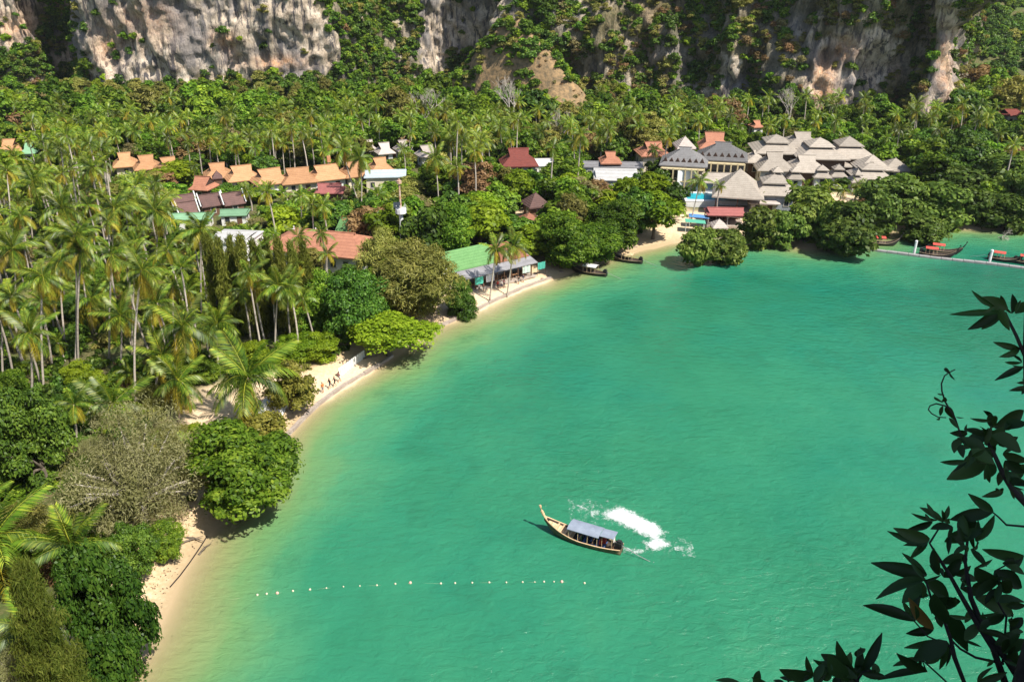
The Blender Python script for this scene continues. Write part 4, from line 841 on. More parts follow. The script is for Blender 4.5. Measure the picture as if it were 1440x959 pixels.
t = hero('bare', 1404, 334, 318, 36, 'bleached fallen tree lying in the water at the far end of the bay', name='driftwood', z=.0)
t.rotation_euler = (R(62), R(20), .4)
for i, x in enumerate((312, 328, 343, 358, 374, 390, 408, 424, 440)):
    hero('casuarina', x, 470 + (i * 37) % 14, 332 + (i * 53) % 26, 34, 'tall thin feathery conifer in the row before the terracotta roofed building', 'feathery conifer row')
hero('casuarina', 575, 375, 318, 34, 'slim feathery conifer standing against the beacon mast')
hero('bright', 80, 236, 180, 96, 'large bright green round tree beside the lone orange roof')
hero('bright', 252, 276, 230, 66, 'round pale green tree in front of the three orange bungalows')
hero('dark', 282, 250, 216, 48, 'dark round tree between the two groups of orange bungalows')
hero('bright', 345, 215 + 10, 185, 60, 'light green tree behind the turreted bungalow')
for x, b, tp, w, lab in [(722, 200, 106, 64, 'pale leafless tree standing before the grassy outcrop'), (596, 200, 118, 60, 'pale leafless tree below the dark cliff recess'), (1106, 196, 122, 44, 'white leafless tree behind the pale resort roofs'), (790, 215, 150, 40, 'leaning leafless tree behind the dark red hall')]:
    hero('bare', x, b, tp, w, lab)
hero('brown', 1382, 160, 95, 66, 'greyish leafless spreading tree right of the pillar')
hero('yellow', 932, 212, 178, 54, 'yellow green round tree behind the brick red roof', name='broadleaf_tree', category='tree')
hero('yellow', 994, 195, 180, 40, 'yellowish tree between the brick red roofs', name='broadleaf_tree', category='tree')
for i, (bx, by, cx, cy_, r, old, lab) in enumerate([
        (105, 532, 106, 330, 40, .3, 'very tall palm with thin trunk, one of the close pair'), (111, 532, 114, 352, 40, .2, 'tall palm standing close against the very tall thin palm'), (153, 510, 157, 357, 36, .35, 'tall palm with hanging orange fronds beside the close pair'),
        (191, 572, 199, 380, 42, .35, 'tall palm with a long pale trunk in front of the grove'), (185, 505, 190, 362, 30, .2, 'tall palm just behind the long pale trunk'), (62, 556, 60, 388, 42, .45, 'tall palm with many hanging dead fronds'),
        (39, 616, 42, 468, 42, .3, 'palm with a slim straight trunk above the dark leaved tree'), (4, 545, 4, 428, 40, .6, 'palm with bright yellow drooping fronds'), (283, 452, 283, 322, 34, .3, 'lone tall palm beside the feathery conifer row'),
        (258, 555, 257, 458, 56, .2, 'broad crowned palm in the middle of the grove'), (343, 600, 348, 530, 78, .2, 'large palm with full crown over the sandy clearing'), (387, 508, 392, 402, 36, .25, 'palm with drooping crown before the tall dark tree'),
        (250, 596, 250, 535, 56, .3, 'low palm with a yellow frond beside the sandy clearing'), (160, 612, 158, 568, 56, .1, 'short palm behind the large dry brown tree'), (168, 525, 170, 444, 44, .35, 'palm with yellow lower fronds under the tall pair'),
        (92, 492, 84, 366, 34, .3, 'tall slender palm left of the close pair'), (218, 372, 218, 296, 40, .2, 'palm in front of the round pale green tree'), (46, 340, 46, 256, 36, .15, 'palm below the big bright round tree'), (86, 372, 87, 292, 42, .2, 'palm in the upper grove with wide dark crown'),
        (158, 385, 160, 292, 40, .2, 'palm in the upper grove beside the round pale green tree'), (103, 838, 100, 768, 84, .15, 'low palm with wide yellow green crown in front of the dry brown tree'), (-12, 830, -8, 752, 96, .2, 'big crowned palm beside the low wide one'), (40, 965, 42, 885, 70, .1, 'dark low palm beside the yellowish feathery conifer'),
        (688, 417, 698, 350, 27, .35, 'palm in front of the restaurant, leaning over the path'), (712, 409, 723, 346, 27, .3, 'second palm in front of the restaurant with bent trunk'), (970, 316, 985, 254, 20, .25, 'slanting palm rising in front of the swimming pool'), (1008, 312, 1012, 262, 12, .1, 'thin young palm before the pool bar'),
        (505, 285, 482, 210, 26, .25, 'tall palm in front of the large orange house'), (508, 292, 506, 222, 26, .2, 'tall palm before the light blue roof'), (617, 292, 612, 222, 24, .2, 'tall palm before the white pavilions'), (10, 640, 6, 600, 60, .3, 'low palm beside the dense dark leaved tree'),
        (215, 560, 228, 500, 46, .2, 'palm with fresh upright fronds behind the broad crowned one'), (310, 530, 305, 455, 46, .1, 'dark palm between the broad crowned palm and the conifer row'), (130, 470, 128, 420, 44, .25, 'palm of the middle grove with spread yellowish crown'), (20, 420, 18, 350, 42, .2, 'palm at the upper edge of the grove with wide crown')]):
    hero_palm(bx, by, cx, cy_, r, lab, 'coconut palms', 40 + i, old)
for i, (x, b, c, r) in enumerate(((1112, 286, 268, 15), (1134, 284, 262, 15), (1152, 287, 264, 14), (1168, 283, 262, 14), (1186, 288, 266, 15), (1204, 284, 260, 14), (1222, 286, 262, 15), (1066, 300, 282, 16), (1046, 246, 232, 11), (1120, 240, 226, 10), (1165, 236, 222, 10))):
    hero_palm(x, b, x + (i % 3 - 1) * 2, c, r, 'low bushy palm in the row before the small thatched villas' if i < 7 else ('stout yellow green palm beside the pool bar', 'low palm before the yellow hotel balconies', 'low palm between the big resort roofs', 'low palm between the big resort roofs')[i - 7], 'low palms before the villas' if i < 7 else 'low palms between the resort roofs', 400 + i, .15, n=13)
hero_palm(336, 598, 344, 536, 60, 'thin palm stem paired with the large palm over the sandy clearing', 'coconut palms', 99, .1, n=7)

# ------------------------------------------------------------------ forest fill
LM_ = [(P(x, y, 1.4)[:2], n_) for x, y, n_ in ((195, 730, 'the large dry brown tree'), (320, 590, 'the sandy clearing'), (66, 690, 'the dense dark leaved tree'), (108, 525, 'the close pair of tall palms'), (191, 560, 'the long pale palm trunk'), (258, 540, 'the broad crowned palm'), (20, 545, 'the yellow fronded palm'), (380, 490, 'the feathery conifer row'),
    (490, 490, 'the tall dark shore tree'), (300, 400, 'the white two storey building'), (460, 352, 'the terracotta roofed building'), (568, 370, 'the beacon mast'), (262, 305, 'the mint green roof'), (250, 290, 'the brown huts'), (252, 270, 'the round pale green tree'), (80, 236, 'the big bright round tree'), (60, 320, 'the upper palm grove edge'), (140, 380, 'the wide crowned upper grove palms'),
    (205, 240, 'the three orange bungalows'), (310, 255, 'the turreted bungalow'), (380, 262, 'the long orange bungalow row'), (460, 258, 'the chimneyed orange house'), (465, 282, 'the pink red roof'), (495, 335, 'the bright green gable'), (542, 258, 'the light blue roof'), (545, 222, 'the white pavilions'), (640, 260, 'the leafy ground behind the beacon mast'), (700, 395, 'the beach restaurant'),
    (730, 240, 'the dark red hall'), (753, 295, 'the small dark hip roof'), (790, 330, 'the wide spreading tree'), (866, 262, 'the bright white roof'), (918, 225, 'the brick red roof'), (965, 245, 'the slate hotel wings'), (1004, 290, 'the swimming pool'), (1090, 280, 'the beige two tier roof'), (1130, 262, 'the small thatched villas'), (1150, 230, 'the widest pale resort roofs'), (1195, 228, 'the two tier resort roofs'),
    (1258, 250, 'the outermost grey resort roof'), (1320, 240, 'the high dark mangroves'), (1420, 230, 'the forest above the bay end'), (1062, 190, 'the tiny red roofed hut'), (1160, 190, 'the orange cliff patch'), (1320, 180, 'the cliff pillar'), (1428, 170, 'the long red forest roof'), (720, 215, 'the grassy outcrop'), (600, 195, 'the dark cliff recess'), (480, 185, 'the green cliff shoulder'), (300, 175, 'the pale cliff wall'), (150, 180, 'the dark cliff gully'), (30, 185, 'the lone orange roof'), (900, 195, 'the dry cliff slope'))]
def region_xy(x, y):
    k = min(range(len(LM_)), key=lambda i: (LM_[i][0][0] - x) ** 2 + (LM_[i][0][1] - y) ** 2); c, n_ = LM_[k]; d = math.hypot(c[0] - x, c[1] - y)
    if d < 9: return 'right beside ' + n_
    return ('behind ' if y - c[1] > abs(x - c[0]) * .8 else 'in front of ' if c[1] - y > abs(x - c[0]) * .8 else 'to the side of ') + n_
KIND = {'round': 'mid green broadleaf tree', 'dark': 'dark green broadleaf tree', 'bright': 'light green broadleaf tree', 'olive': 'pale olive feathery tree', 'dry': 'dry greyish tree', 'brown': 'dry brown leaved tree', 'palm': 'coconut palm', 'casuarina': 'thin feathery conifer'}
def blocked(x, y, w, ztop, zg):
    a = proj((x, y, ztop)); b = proj((x, y, zg)); hw = w * .46 * FPX / a[2]
    if a[0] - hw < 9 and 128 < a[1] < 168: return True
    for x0, y0, x1, y1, Y in KEEP:
        if y < Y - 1 and (w < 3 or rnd.random() < .88 or x1 - x0 < 8) and a[0] + hw > x0 and a[0] - hw < x1 and a[1] < y1 and b[1] > y0: return True
    return False
def in_foot(x, y, m_=1.2):
    for fx, fy, r, W, D, yaw in FOOT:
        dx, dy = x - fx, y - fy; u = dx * math.cos(yaw) + dy * math.sin(yaw); v = -dx * math.sin(yaw) + dy * math.cos(yaw)
        if abs(u) < W + m_ and abs(v) < D + m_: return True
    for c, r in CLEAR:
        if math.hypot(x - c[0], y - c[1]) < r: return True
    return False
KEEP.append((450, 516, 520, 548, P(470, 540)[1]))
rnd = random.Random(21); cand = []
yy = 62.0
while yy < 345:
    step = 4.0 + (min(yy, 215) - 60) * .0095; xx = -yy * .72 - 20
    while xx < yy * .72 + 24:
        cand.append((xx + rnd.uniform(-.45, .45) * step, yy + rnd.uniform(-.45, .45) * step)); xx += step
    yy += step
cand = [c for c in cand]; sd = shore_d(np.array(cand)); zg_ = ground_z(np.array(cand)); cyv = cliff_y(np.array(cand)[:, 0])
hp = np.array(PLACED); COUNT = {}
order = sorted(range(len(cand)), key=lambda i: cand[i][1]); WOOD = []
for i in order:
    x, y = cand[i]; d = sd[i]
    if d < 3.5 or y > cyv[i] - 3: continue
    zg = zg_[i]; gx, gy, dep = proj((x, y, zg))
    if not -60 < gx < 1500 or gy > 1010: continue
    if outcrop_h(np.array([[x, y]]))[0] > 9 and abs(x - cx0) < 45 and y > 262: continue
    if in_foot(x, y) or (np.hypot(hp[:, 0] - x, hp[:, 1] - y) < hp[:, 2] + 1.2).any(): continue
    near = dep < 150; reg = region_xy(x, y); u = rnd.random()
    if gx < 500 and gy > 262: pm = .58                         # palm grove
    elif gx < 660 and 168 < gy < 262: pm = .72                 # palm belt
    elif gy <= 168: pm = .10
    elif gx < 960: pm = .40
    else: pm = .34
    if gx > 1240 and gy > 200: pm = .05
    if d < 8: pm *= .4
    key = 'palm' if u < pm else rnd.choices(['round', 'dark', 'bright', 'olive', 'dry', 'brown'], [4, 2.2, 2.2, 3.6, 1.3, .5] if gx < 960 and gy < 200 else [5, 3, 2.2, 2.2, .7, .3] if gx < 960 else [5, 5, 1.2, 1.2, .3, .4])[0]
    if gx > 1240 and gy > 200 and key in ('bright', 'olive'): key = 'dark'
    lab = f'{KIND[key]} {reg}'
    if key == 'palm':
        h = rnd.choice((rnd.uniform(3, 6), rnd.uniform(8, 13), rnd.uniform(12, 18), rnd.uniform(14, 20))) if gy > 262 else rnd.uniform(8, 14.5); rad = rnd.uniform(2.3, 3.5)
        if blocked(x, y, rad * 1.5, zg + h + 1.5, zg):
            h = rnd.uniform(2.0, 4.0); rad *= .72
            if blocked(x, y, rad * 1.5, zg + h + 1.5, zg): continue
        if COUNT.get('palm', 0) >= 250: key = 'round'
        else:
            COUNT['palm'] = COUNT.get('palm', 0) + 1; lab = f"{'short' if h < 6 else 'tall' if h > 12 else 'mid height'} coconut palm {reg}"
            if dep < 165: palm((x, y, zg), (x + rnd.gauss(0, 1) * h * .07, y + rnd.gauss(0, 1) * h * .07, zg + h), rad, lab, 'fill: ' + lab if False else lab + ' set', 1000 + i, rnd.choice((.1, .2, .3, .45)), 17)
            else: far_palm(x, y, zg - .2, h, rad, lab, 'fill: ' + lab if False else lab + ' set', rnd.randrange(6))
            continue
    w = rnd.uniform(6.0, 9.5) * (.85 if near else 1); h = w * rnd.uniform(.85, 1.25) * (1.1 if key == 'olive' else 1)
    if gx < 500 and gy > 262: w *= .8; h *= .6
    if y > cyv[i] - 40: w *= rnd.uniform(.65, 1.0); h = w * rnd.uniform(.7, 1.05)
    elif gy <= 200: f_ = rnd.choice((rnd.uniform(.7, 1.1), rnd.uniform(1.1, 1.75))); w *= f_; h *= f_
    if blocked(x, y, w, zg + h, zg):
        w *= .5; h *= .42
        if blocked(x, y, w, zg + h, zg): continue
    lab = f"{'low ' if h < 4.5 else 'big ' if h > 8.5 else ''}{KIND[key]} {reg}"
    broad = key in ('round', 'dark', 'bright'); ck = 'broad' if broad else key
    if gy < 196 or COUNT.get(ck, 0) >= (235 if broad else 200):
        WOOD.append((x, y, zg - .1, w, {'round': 0, 'dark': 1, 'bright': 2, 'olive': 3, 'dry': 4, 'brown': 5}[key])); continue
    COUNT[ck] = COUNT.get(ck, 0) + 1
    tree(key + '_near' if near and key + '_near' in ARCH else key, x, y, zg - .1, w, h, lab, lab + ' set')
# slender palms rising through the wood: the nearest ones singly, the rest as one grove
PALMS = []; tries = [(rnd.uniform(-.72, .72), math.sqrt(rnd.uniform(75 ** 2, 325 ** 2))) for _ in range(5200)]; tries = sorted(((a * y_ - 4, y_) for a, y_ in tries), key=lambda c: c[1]); tn = np.array(tries); sd2 = shore_d(tn); zg2 = ground_z(tn); cy2 = cliff_y(tn[:, 0]); pp_ = []
for i, (x, y) in enumerate(tries):
    if sd2[i] < 7 or y > cy2[i] - 14: continue
    gx, gy, dep = proj((x, y, zg2[i]))
    grove = gx < 470 and 262 < gy < 640; belt = gx < 960 and 176 < gy <= 262; right = gx >= 960 and 178 < gy < 235
    if not (grove or belt or right) or rnd.random() > (.62 if grove else .5 if belt else .3) or in_foot(x, y, .8): continue
    if pp_ and (np.hypot(*(np.array(pp_) - (x, y)).T) < (3.0 if grove else 3.6)).any(): continue
    h = rnd.uniform(9, 17) if grove else rnd.uniform(9, 14); rad = rnd.uniform(2.2, 3.3)
    if blocked(x, y, rad * 1.5, zg2[i] + h + 1, zg2[i]): continue
    pp_.append((x, y))
    if COUNT.get('palm', 0) < 290:
        COUNT['palm'] = COUNT.get('palm', 0) + 1; lab = f'slender coconut palm {region_xy(x, y)}'
        if dep < 165: palm((x, y, zg2[i]), (x + rnd.gauss(0, 1) * h * .07, y + rnd.gauss(0, 1) * h * .07, zg2[i] + h), rad, lab, lab + ' set', 3000 + i, rnd.choice((.1, .25, .4)), 15)
        else: far_palm(x, y, zg2[i] - .2, h, rad, lab, lab + ' set', rnd.randrange(6))
    else: PALMS.append((x, y, zg2[i] - .2, rad / 3.4 * rnd.uniform(.95, 1.1)))
print('FILL', COUNT, 'PALMS', len(PALMS))

# ------------------------------------------------------------------ uncounted growth: undergrowth, cliff scrub, far jungle (instanced clumps)
def clump_coll(name, keys):
    c = bpy.data.collections.new(name)
    for k, (mat, seed, rx, rz, asp) in enumerate(keys):
        me, _ = crown_mesh('clump', M[mat], seed, rx, rz, rz * .55, 16, 42, .16 * rx, aspect=asp, low=-.2, br=(.34, .52)); o = bpy.data.objects.new(f'{name}_{k:02d}', me); c.objects.link(o)
    return c
def scatter(name, pts, rot, scl, idx, coll, mat_idx=None):
    me = bpy.data.meshes.new(name); pts = np.asarray(pts, np.float32); me.vertices.add(len(pts)); me.vertices.foreach_set('co', pts.ravel())
    for k, arr, ty in (('rot', rot, 'FLOAT'), ('scl', scl, 'FLOAT'), ('idx', idx, 'INT')):
        a = me.attributes.new(k, ty, 'POINT'); a.data.foreach_set('value', np.asarray(arr, np.int32 if ty == 'INT' else np.float32))
    ng = bpy.data.node_groups.new(name, 'GeometryNodeTree'); ng.interface.new_socket('Geometry', in_out='INPUT', socket_type='NodeSocketGeometry'); ng.interface.new_socket('Geometry', in_out='OUTPUT', socket_type='NodeSocketGeometry')
    N, Lk = ng.nodes, ng.links; gi, go = N.new('NodeGroupInput'), N.new('NodeGroupOutput'); ip = N.new('GeometryNodeInstanceOnPoints'); ci = N.new('GeometryNodeCollectionInfo')
    ci.inputs['Collection'].default_value = coll; ci.inputs['Separate Children'].default_value = True; ci.inputs['Reset Children'].default_value = True; ip.inputs['Pick Instance'].default_value = True
    def named(n_, ty): a = N.new('GeometryNodeInputNamedAttribute'); a.data_type = ty; a.inputs['Name'].default_value = n_; return next(s for s in a.outputs if s.enabled and s.name == 'Attribute')
    cx_ = N.new('ShaderNodeCombineXYZ'); Lk.new(named('rot', 'FLOAT'), cx_.inputs[2])
    Lk.new(gi.outputs[0], ip.inputs['Points']); Lk.new(ci.outputs[0], ip.inputs['Instance']); Lk.new(named('idx', 'INT'), ip.inputs['Instance Index']); Lk.new(cx_.outputs[0], ip.inputs['Rotation']); Lk.new(named('scl', 'FLOAT'), ip.inputs['Scale']); Lk.new(ip.outputs[0], go.inputs[0])
    o = link(name, me, kind='stuff'); md = o.modifiers.new('scatter', 'NODES'); md.node_group = ng; return o
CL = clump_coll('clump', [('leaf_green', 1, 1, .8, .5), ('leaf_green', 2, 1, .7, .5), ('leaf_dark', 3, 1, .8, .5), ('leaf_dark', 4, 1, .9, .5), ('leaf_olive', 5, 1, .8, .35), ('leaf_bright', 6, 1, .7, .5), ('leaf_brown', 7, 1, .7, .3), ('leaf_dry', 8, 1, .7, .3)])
n = 17000; pts = np.c_[RNG.uniform(-1, 1, n), np.sqrt(RNG.uniform(60 ** 2, 340 ** 2, n))]; pts[:, 0] *= pts[:, 1] * .72 + 12
d = shore_d(pts); ok = (d > 4.5) & (pts[:, 1] < cliff_y(pts[:, 0]) - 2); pts, d = pts[ok], d[ok]
ok = np.array([not in_foot(a, b, .6) for a, b in pts]) & (clear_f(pts) < .15); pts, d = pts[ok], d[ok]; z = ground_z(pts); dens = fbm(np.c_[pts / 14, z * 0], 2, 77) > -.35; pts, z, d = pts[dens], z[dens], d[dens]
o = scatter('undergrowth', np.c_[pts, z - .15], RNG.uniform(0, 6.28, len(pts)), RNG.uniform(.7, 2.1, len(pts)) * np.clip(d / 9, .5, 1), RNG.choice(8, len(pts), p=[.24, .2, .17, .1, .1, .11, .04, .04]), CL)
o['label'] = 'low green undergrowth covering the ground between the trees'; o['category'] = 'undergrowth'
WC = bpy.data.collections.new('wood')
for k, key in enumerate(('round', 'dark', 'bright', 'olive', 'dry', 'brown')):
    for v in range(3): WC.objects.link(bpy.data.objects.new(f'wood_{k * 3 + v:02d}', ARCH[key][v][2][1][1]))
wd = np.array(WOOD); o = scatter('far_wood', wd[:, :3], RNG.uniform(0, 6.28, len(wd)), wd[:, 3] / 8, wd[:, 4].astype(int) * 3 + RNG.integers(0, 3, len(wd)), WC)
o['label'] = 'distant mixed wood filling the ground below the cliffs'; o['category'] = 'wood'; print('WOOD', len(wd))
PC = bpy.data.collections.new('grove')
for k in range(6):
    cm, tm = FARP[k]; g1 = bpy.data.meshes.new('grove'); vc = np.empty(len(cm.vertices) * 3, np.float32); cm.vertices.foreach_get('co', vc); vc = vc.reshape(-1, 3) * .74; top = np.array(tm.vertices[len(tm.vertices) - 1].co); vt = np.array([v.co[:] for v in tm.vertices]); fc = np.array([p_.vertices[:] for p_ in cm.polygons]); ft = np.array([p_.vertices[:] for p_ in tm.polygons if len(p_.vertices) == 4]); tn_ = np.empty(len(cm.vertices), np.float32); cm.attributes['tint'].data.foreach_get('value', tn_)
    mi = [p_.material_index for p_ in cm.polygons] + [3] * len(ft)
    PC.objects.link(bpy.data.objects.new(f'grove_{k:02d}', np_mesh('grove', np.vstack([vc + (top[0], top[1], 11.9), vt]), np.vstack([fc, ft + len(vc)]), None, {'tint': ('POINT', np.r_[tn_, np.zeros(len(vt))])}, mats=[M['frond'], M['frond_old'], M['frond_dead'], M['palm_trunk']], midx=mi)))
pa = np.array(PALMS); o = scatter('far_palm_grove', pa[:, :3], RNG.uniform(0, 6.28, len(pa)), pa[:, 3], RNG.integers(0, 6, len(pa)), PC)
o['label'] = 'distant belt of slender coconut palms rising through the wood below the cliffs'; o['category'] = 'palm grove'
# cliff scrub: on the cliff faces except the bare rock
tri_c = cV[cF].mean(1); e1 = cV[cF[:, 1]] - cV[cF[:, 0]]; e2 = cV[cF[:, 3]] - cV[cF[:, 0]]; ar = np.linalg.norm(np.cross(e1, e2), axis=1); nrm_ = unit(np.cross(e1, e2))
pk = RNG.choice(len(cF), 42000, p=ar / ar.sum()); pc = tri_c[pk] + RNG.normal(size=(len(pk), 3)) * .3; qq = proj_np(pc); jit = qq + 8 * np.c_[fbm(pc / 7, 2, 91), fbm(pc / 7, 2, 92)]
rockm = rock_mask(jit); on = (qq[:, 1] > -160) & (pc[:, 2] < 62)
dens = np.where(rockm, .03, np.where(qq[:, 0] > 980, .36, np.where(qq[:, 0] > 800, .5, .85))) * np.where(fbm(pc / 9, 3, 93) > -.45, 1, .25); dens = np.where((qq[:, 0] > 835) & (qq[:, 0] < 965) & (qq[:, 1] < 120), dens * .75, dens); dens = np.where((qq[:, 0] > 545) & (qq[:, 0] < 590), dens * .7, dens)
sel = on & (RNG.random(len(pk)) < dens); pc, qq, nr = pc[sel], qq[sel], nrm_[pk][sel]
dryz = np.exp(-((qq[:, 0] - 880) / 70) ** 2) * .6 + .45 * (qq[:, 0] > 985) * (qq[:, 0] < 1300) + .08; u = RNG.random(len(pc)); gi_ = RNG.choice(6, len(pc), p=[.22, .16, .24, .18, .14, .06]); idx = np.where(u < dryz * .55, RNG.choice([6, 7, 4], len(pc)), gi_)
o = scatter('cliff_scrub', pc + np.c_[nr[:, :2] * .3, np.full(len(pc), -.4)], RNG.uniform(0, 6.28, len(pc)), RNG.uniform(1.1, 3.0, len(pc)), idx, CL)
o['label'] = 'mixed green and dry scrub clinging to the limestone cliffs'; o['category'] = 'scrub'
# outcrop scrub: green crown, dry grass on the sunny ridge
n = 1500; pts = np.c_[RNG.uniform(cx0 - 34, cx0 + 40, n), RNG.uniform(268, 328, n)]; hz = outcrop_h(pts); k = hz > 5.5; pts, hz = pts[k], hz[k]; q3 = proj_np(np.c_[pts, hz])
brownz = (blob(q3, 697, 100, 16, 34) + blob(q3, 765, 95, 22, 30) + blob(q3, 805, 140, 26, 26)) > .5; keepm = ~brownz | (RNG.random(len(pts)) < .55); pts, hz, brownz = pts[keepm], hz[keepm], brownz[keepm]
o = scatter('outcrop_scrub', np.c_[pts, hz - .4], RNG.uniform(0, 6.28, len(pts)), np.where(brownz, RNG.uniform(.5, 1.1, len(pts)), RNG.uniform(1.1, 2.6, len(pts))), np.where(brownz, RNG.choice([6, 7, 6], len(pts)), RNG.choice(6, len(pts), p=[.26, .2, .2, .12, .12, .1])), CL)
o['label'] = 'green and straw brown scrub on the rock outcrop before the recess'; o['category'] = 'scrub'
# jungle on the far hill; its shade is put in by mostly dark leaf clumps
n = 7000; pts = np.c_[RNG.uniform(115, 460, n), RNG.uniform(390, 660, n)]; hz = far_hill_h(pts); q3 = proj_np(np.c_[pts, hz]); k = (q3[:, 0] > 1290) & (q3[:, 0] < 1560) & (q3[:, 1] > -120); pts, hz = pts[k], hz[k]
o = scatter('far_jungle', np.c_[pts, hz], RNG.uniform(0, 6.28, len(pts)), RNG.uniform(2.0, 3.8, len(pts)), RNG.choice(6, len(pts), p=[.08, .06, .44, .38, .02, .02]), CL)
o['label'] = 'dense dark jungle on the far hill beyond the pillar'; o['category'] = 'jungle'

# ------------------------------------------------------------------ people
SKIN_M = surf('skin', (.42, .25, .16), (.36, .21, .13), 4, .6, 0); HAIR = surf('hair', (.02, .016, .013), None, 6, .6, 0)
def body_mesh(pose):
    J = {'pelvis': (0, 0, .95), 'belly': (0, .02, 1.12), 'chest': (0, .02, 1.34), 'neck': (0, .02, 1.50), 'head': (0, .05, 1.60), 'crown': (0, .04, 1.72)}
    for s, n in ((-1, 'l'), (1, 'r')):
        J.update({'sh' + n: (s * .18, .02, 1.42), 'el' + n: (s * .25, .0, 1.14), 'wr' + n: (s * .25, .10, .90), 'ha' + n: (s * .25, .14, .82), 'hp' + n: (s * .09, 0, .90), 'kn' + n: (s * .10, .04, .50), 'an' + n: (s * .10, 0, .09), 'to' + n: (s * .11, .15, .04)})
    if pose == 'walk':
        J.update(knl=(-.10, .18, .52), anl=(-.10, .24, .11), tol=(-.11, .38, .07), knr=(.10, -.02, .50), anr=(.10, -.24, .13), tor=(.11, -.12, .04), ell=(-.25, -.10, 1.16), wrl=(-.24, -.06, .92), hal=(-.24, -.02, .84), elr=(.25, .08, 1.16), wrr=(.22, .26, 1.0), har=(.21, .32, .95))
    if pose == 'sit':
        J = {k: (x, y, z - .5) for k, (x, y, z) in J.items()}
        for s, n in ((-1, 'l'), (1, 'r')): J.update({'kn' + n: (s * .13, .42, .46), 'an' + n: (s * .13, .44, .09), 'to' + n: (s * .13, .58, .04), 'el' + n: (s * .25, .06, .66), 'wr' + n: (s * .18, .28, .54), 'ha' + n: (s * .15, .36, .53)})
    E = [('pelvis', 'belly'), ('belly', 'chest'), ('chest', 'neck'), ('neck', 'head'), ('head', 'crown')]
    for n in 'lr': E += [('chest', 'sh' + n), ('sh' + n, 'el' + n), ('el' + n, 'wr' + n), ('wr' + n, 'ha' + n), ('pelvis', 'hp' + n), ('hp' + n, 'kn' + n), ('kn' + n, 'an' + n), ('an' + n, 'to' + n)]
    rad = {'pelvis': .13, 'belly': .12, 'chest': .14, 'neck': .055, 'head': .095, 'crown': .07, 'sh': .075, 'el': .045, 'wr': .032, 'ha': .036, 'hp': .09, 'kn': .06, 'an': .042, 'to': .038}
    names = list(J); me = bpy.data.meshes.new('body_cage'); me.from_pydata([J[k] for k in names], [(names.index(a), names.index(b)) for a, b in E], [])
    o = bpy.data.objects.new('body_cage', me); COL.objects.link(o); md = o.modifiers.new('s', 'SKIN'); sv = me.skin_vertices[0].data
    for i, k in enumerate(names): r = rad.get(k, rad.get(k[:2], .05)); sv[i].radius = (r, r)
    sv[0].use_root = True; ss = o.modifiers.new('u', 'SUBSURF'); ss.levels = 1; ss.render_levels = 1
    bpy.context.view_layer.update(); ev = o.evaluated_get(bpy.context.evaluated_depsgraph_get()); out_ = bpy.data.meshes.new_from_object(ev); bpy.data.objects.remove(o)
    top = J['crown'][2]; hip = J['pelvis'][2]; mi = []
    for p_ in out_.polygons:
        c = p_.center; d = top - c.z
        if d < -.0 or (d < .14 and c.y < .07): mi.append(3)
        elif d < .27: mi.append(0)
        elif c.z > hip + .05 and abs(c.x) < .235: mi.append(1)
        elif (pose != 'sit' and c.z > .52 and abs(c.x) < .2) or (pose == 'sit' and c.z > .36 and abs(c.x) < .2): mi.append(2)
        else: mi.append(0)
    for _ in range(4): out_.materials.append(SKIN_M)
    out_.polygons.foreach_set('material_index', mi); out_.polygons.foreach_set('use_smooth', [True] * len(mi)); out_.update(); return out_
BODY = {k: body_mesh(k) for k in ('stand', 'walk', 'sit')}
CLOTH = {k: surf('cloth_' + k, c, None, 8, .85, .1) for k, c in dict(white=(.75, .74, .72), black=(.02, .02, .022), red=(.55, .06, .05), blue=(.08, .14, .35), navy=(.03, .04, .09), pink=(.6, .25, .25), grey=(.25, .25, .26), orange=(.65, .22, .05), green=(.08, .25, .12)).items()}
def person(pose, loc, rz, shirt, pants, label, group=None, s=1.0):
    me = BODY[pose].copy(); me.name = 'person'; me.materials[1] = CLOTH[shirt]; me.materials[2] = CLOTH[pants]; me.materials[3] = HAIR
    o = link('person', me); o.location = loc; o.rotation_euler = (0, 0, rz); o.scale = (s,) * 3; return tag(o, label, 'person', group)
def at(x, y, z=None):
    q = P(x, y, .7); return (q[0], q[1], gz(q[0], q[1]) if z is None else z)
person('walk', at(464, 543), 2.2, 'black', 'navy', 'person in black walking on the path beside the white fence'); person('walk', at(471, 540), 2.0, 'navy', 'black', 'person in navy walking just behind the one in black')
person('walk', at(477, 534), -1.0, 'pink', 'grey', 'person in a pink top walking near the white fence'); person('stand', at(454, 549), 1.0, 'orange', 'grey', 'person in an orange top standing by the pale bush')
for k, (u, v, sh, pa, po, lab) in enumerate([(-RW + 2.4, -1.9, 'white', 'black', 'stand', 'person in white standing at the first veranda posts'), (-RW + 3.3, -2.0, 'pink', 'grey', 'stand', 'person in pink standing before the turquoise banner'), (-RW + 6.2, -2.3, 'red', 'black', 'walk', 'person in red walking along the restaurant'),
        (-RW + 6.9, -2.5, 'white', 'navy', 'walk', 'person in white and navy walking beside the one in red'), (-RW + 7.6, -2.2, 'pink', 'black', 'walk', 'person in pink and black walking behind the one in red'), (RW - 4.6, -2.2, 'black', 'grey', 'stand', 'person in black standing near the end of the restaurant'), (RW - 3.4, -2.0, 'blue', 'white', 'stand', 'person in blue standing near the end of the restaurant')]):
    q = rest_pt(u, v); person(po, (q.x, q.y, gz(q.x, q.y)), yw + k * 1.3, sh, pa, lab)
for x, y, sh, lab in ((1019, 317, 'pink', 'person in pink on the sandy plaza'), (1024, 315, 'white', 'person in white on the sandy plaza'), (1015, 314, 'red', 'person in red beside the thatched beach hut')): person('stand', at(x, y), 1.0, sh, 'grey', lab)

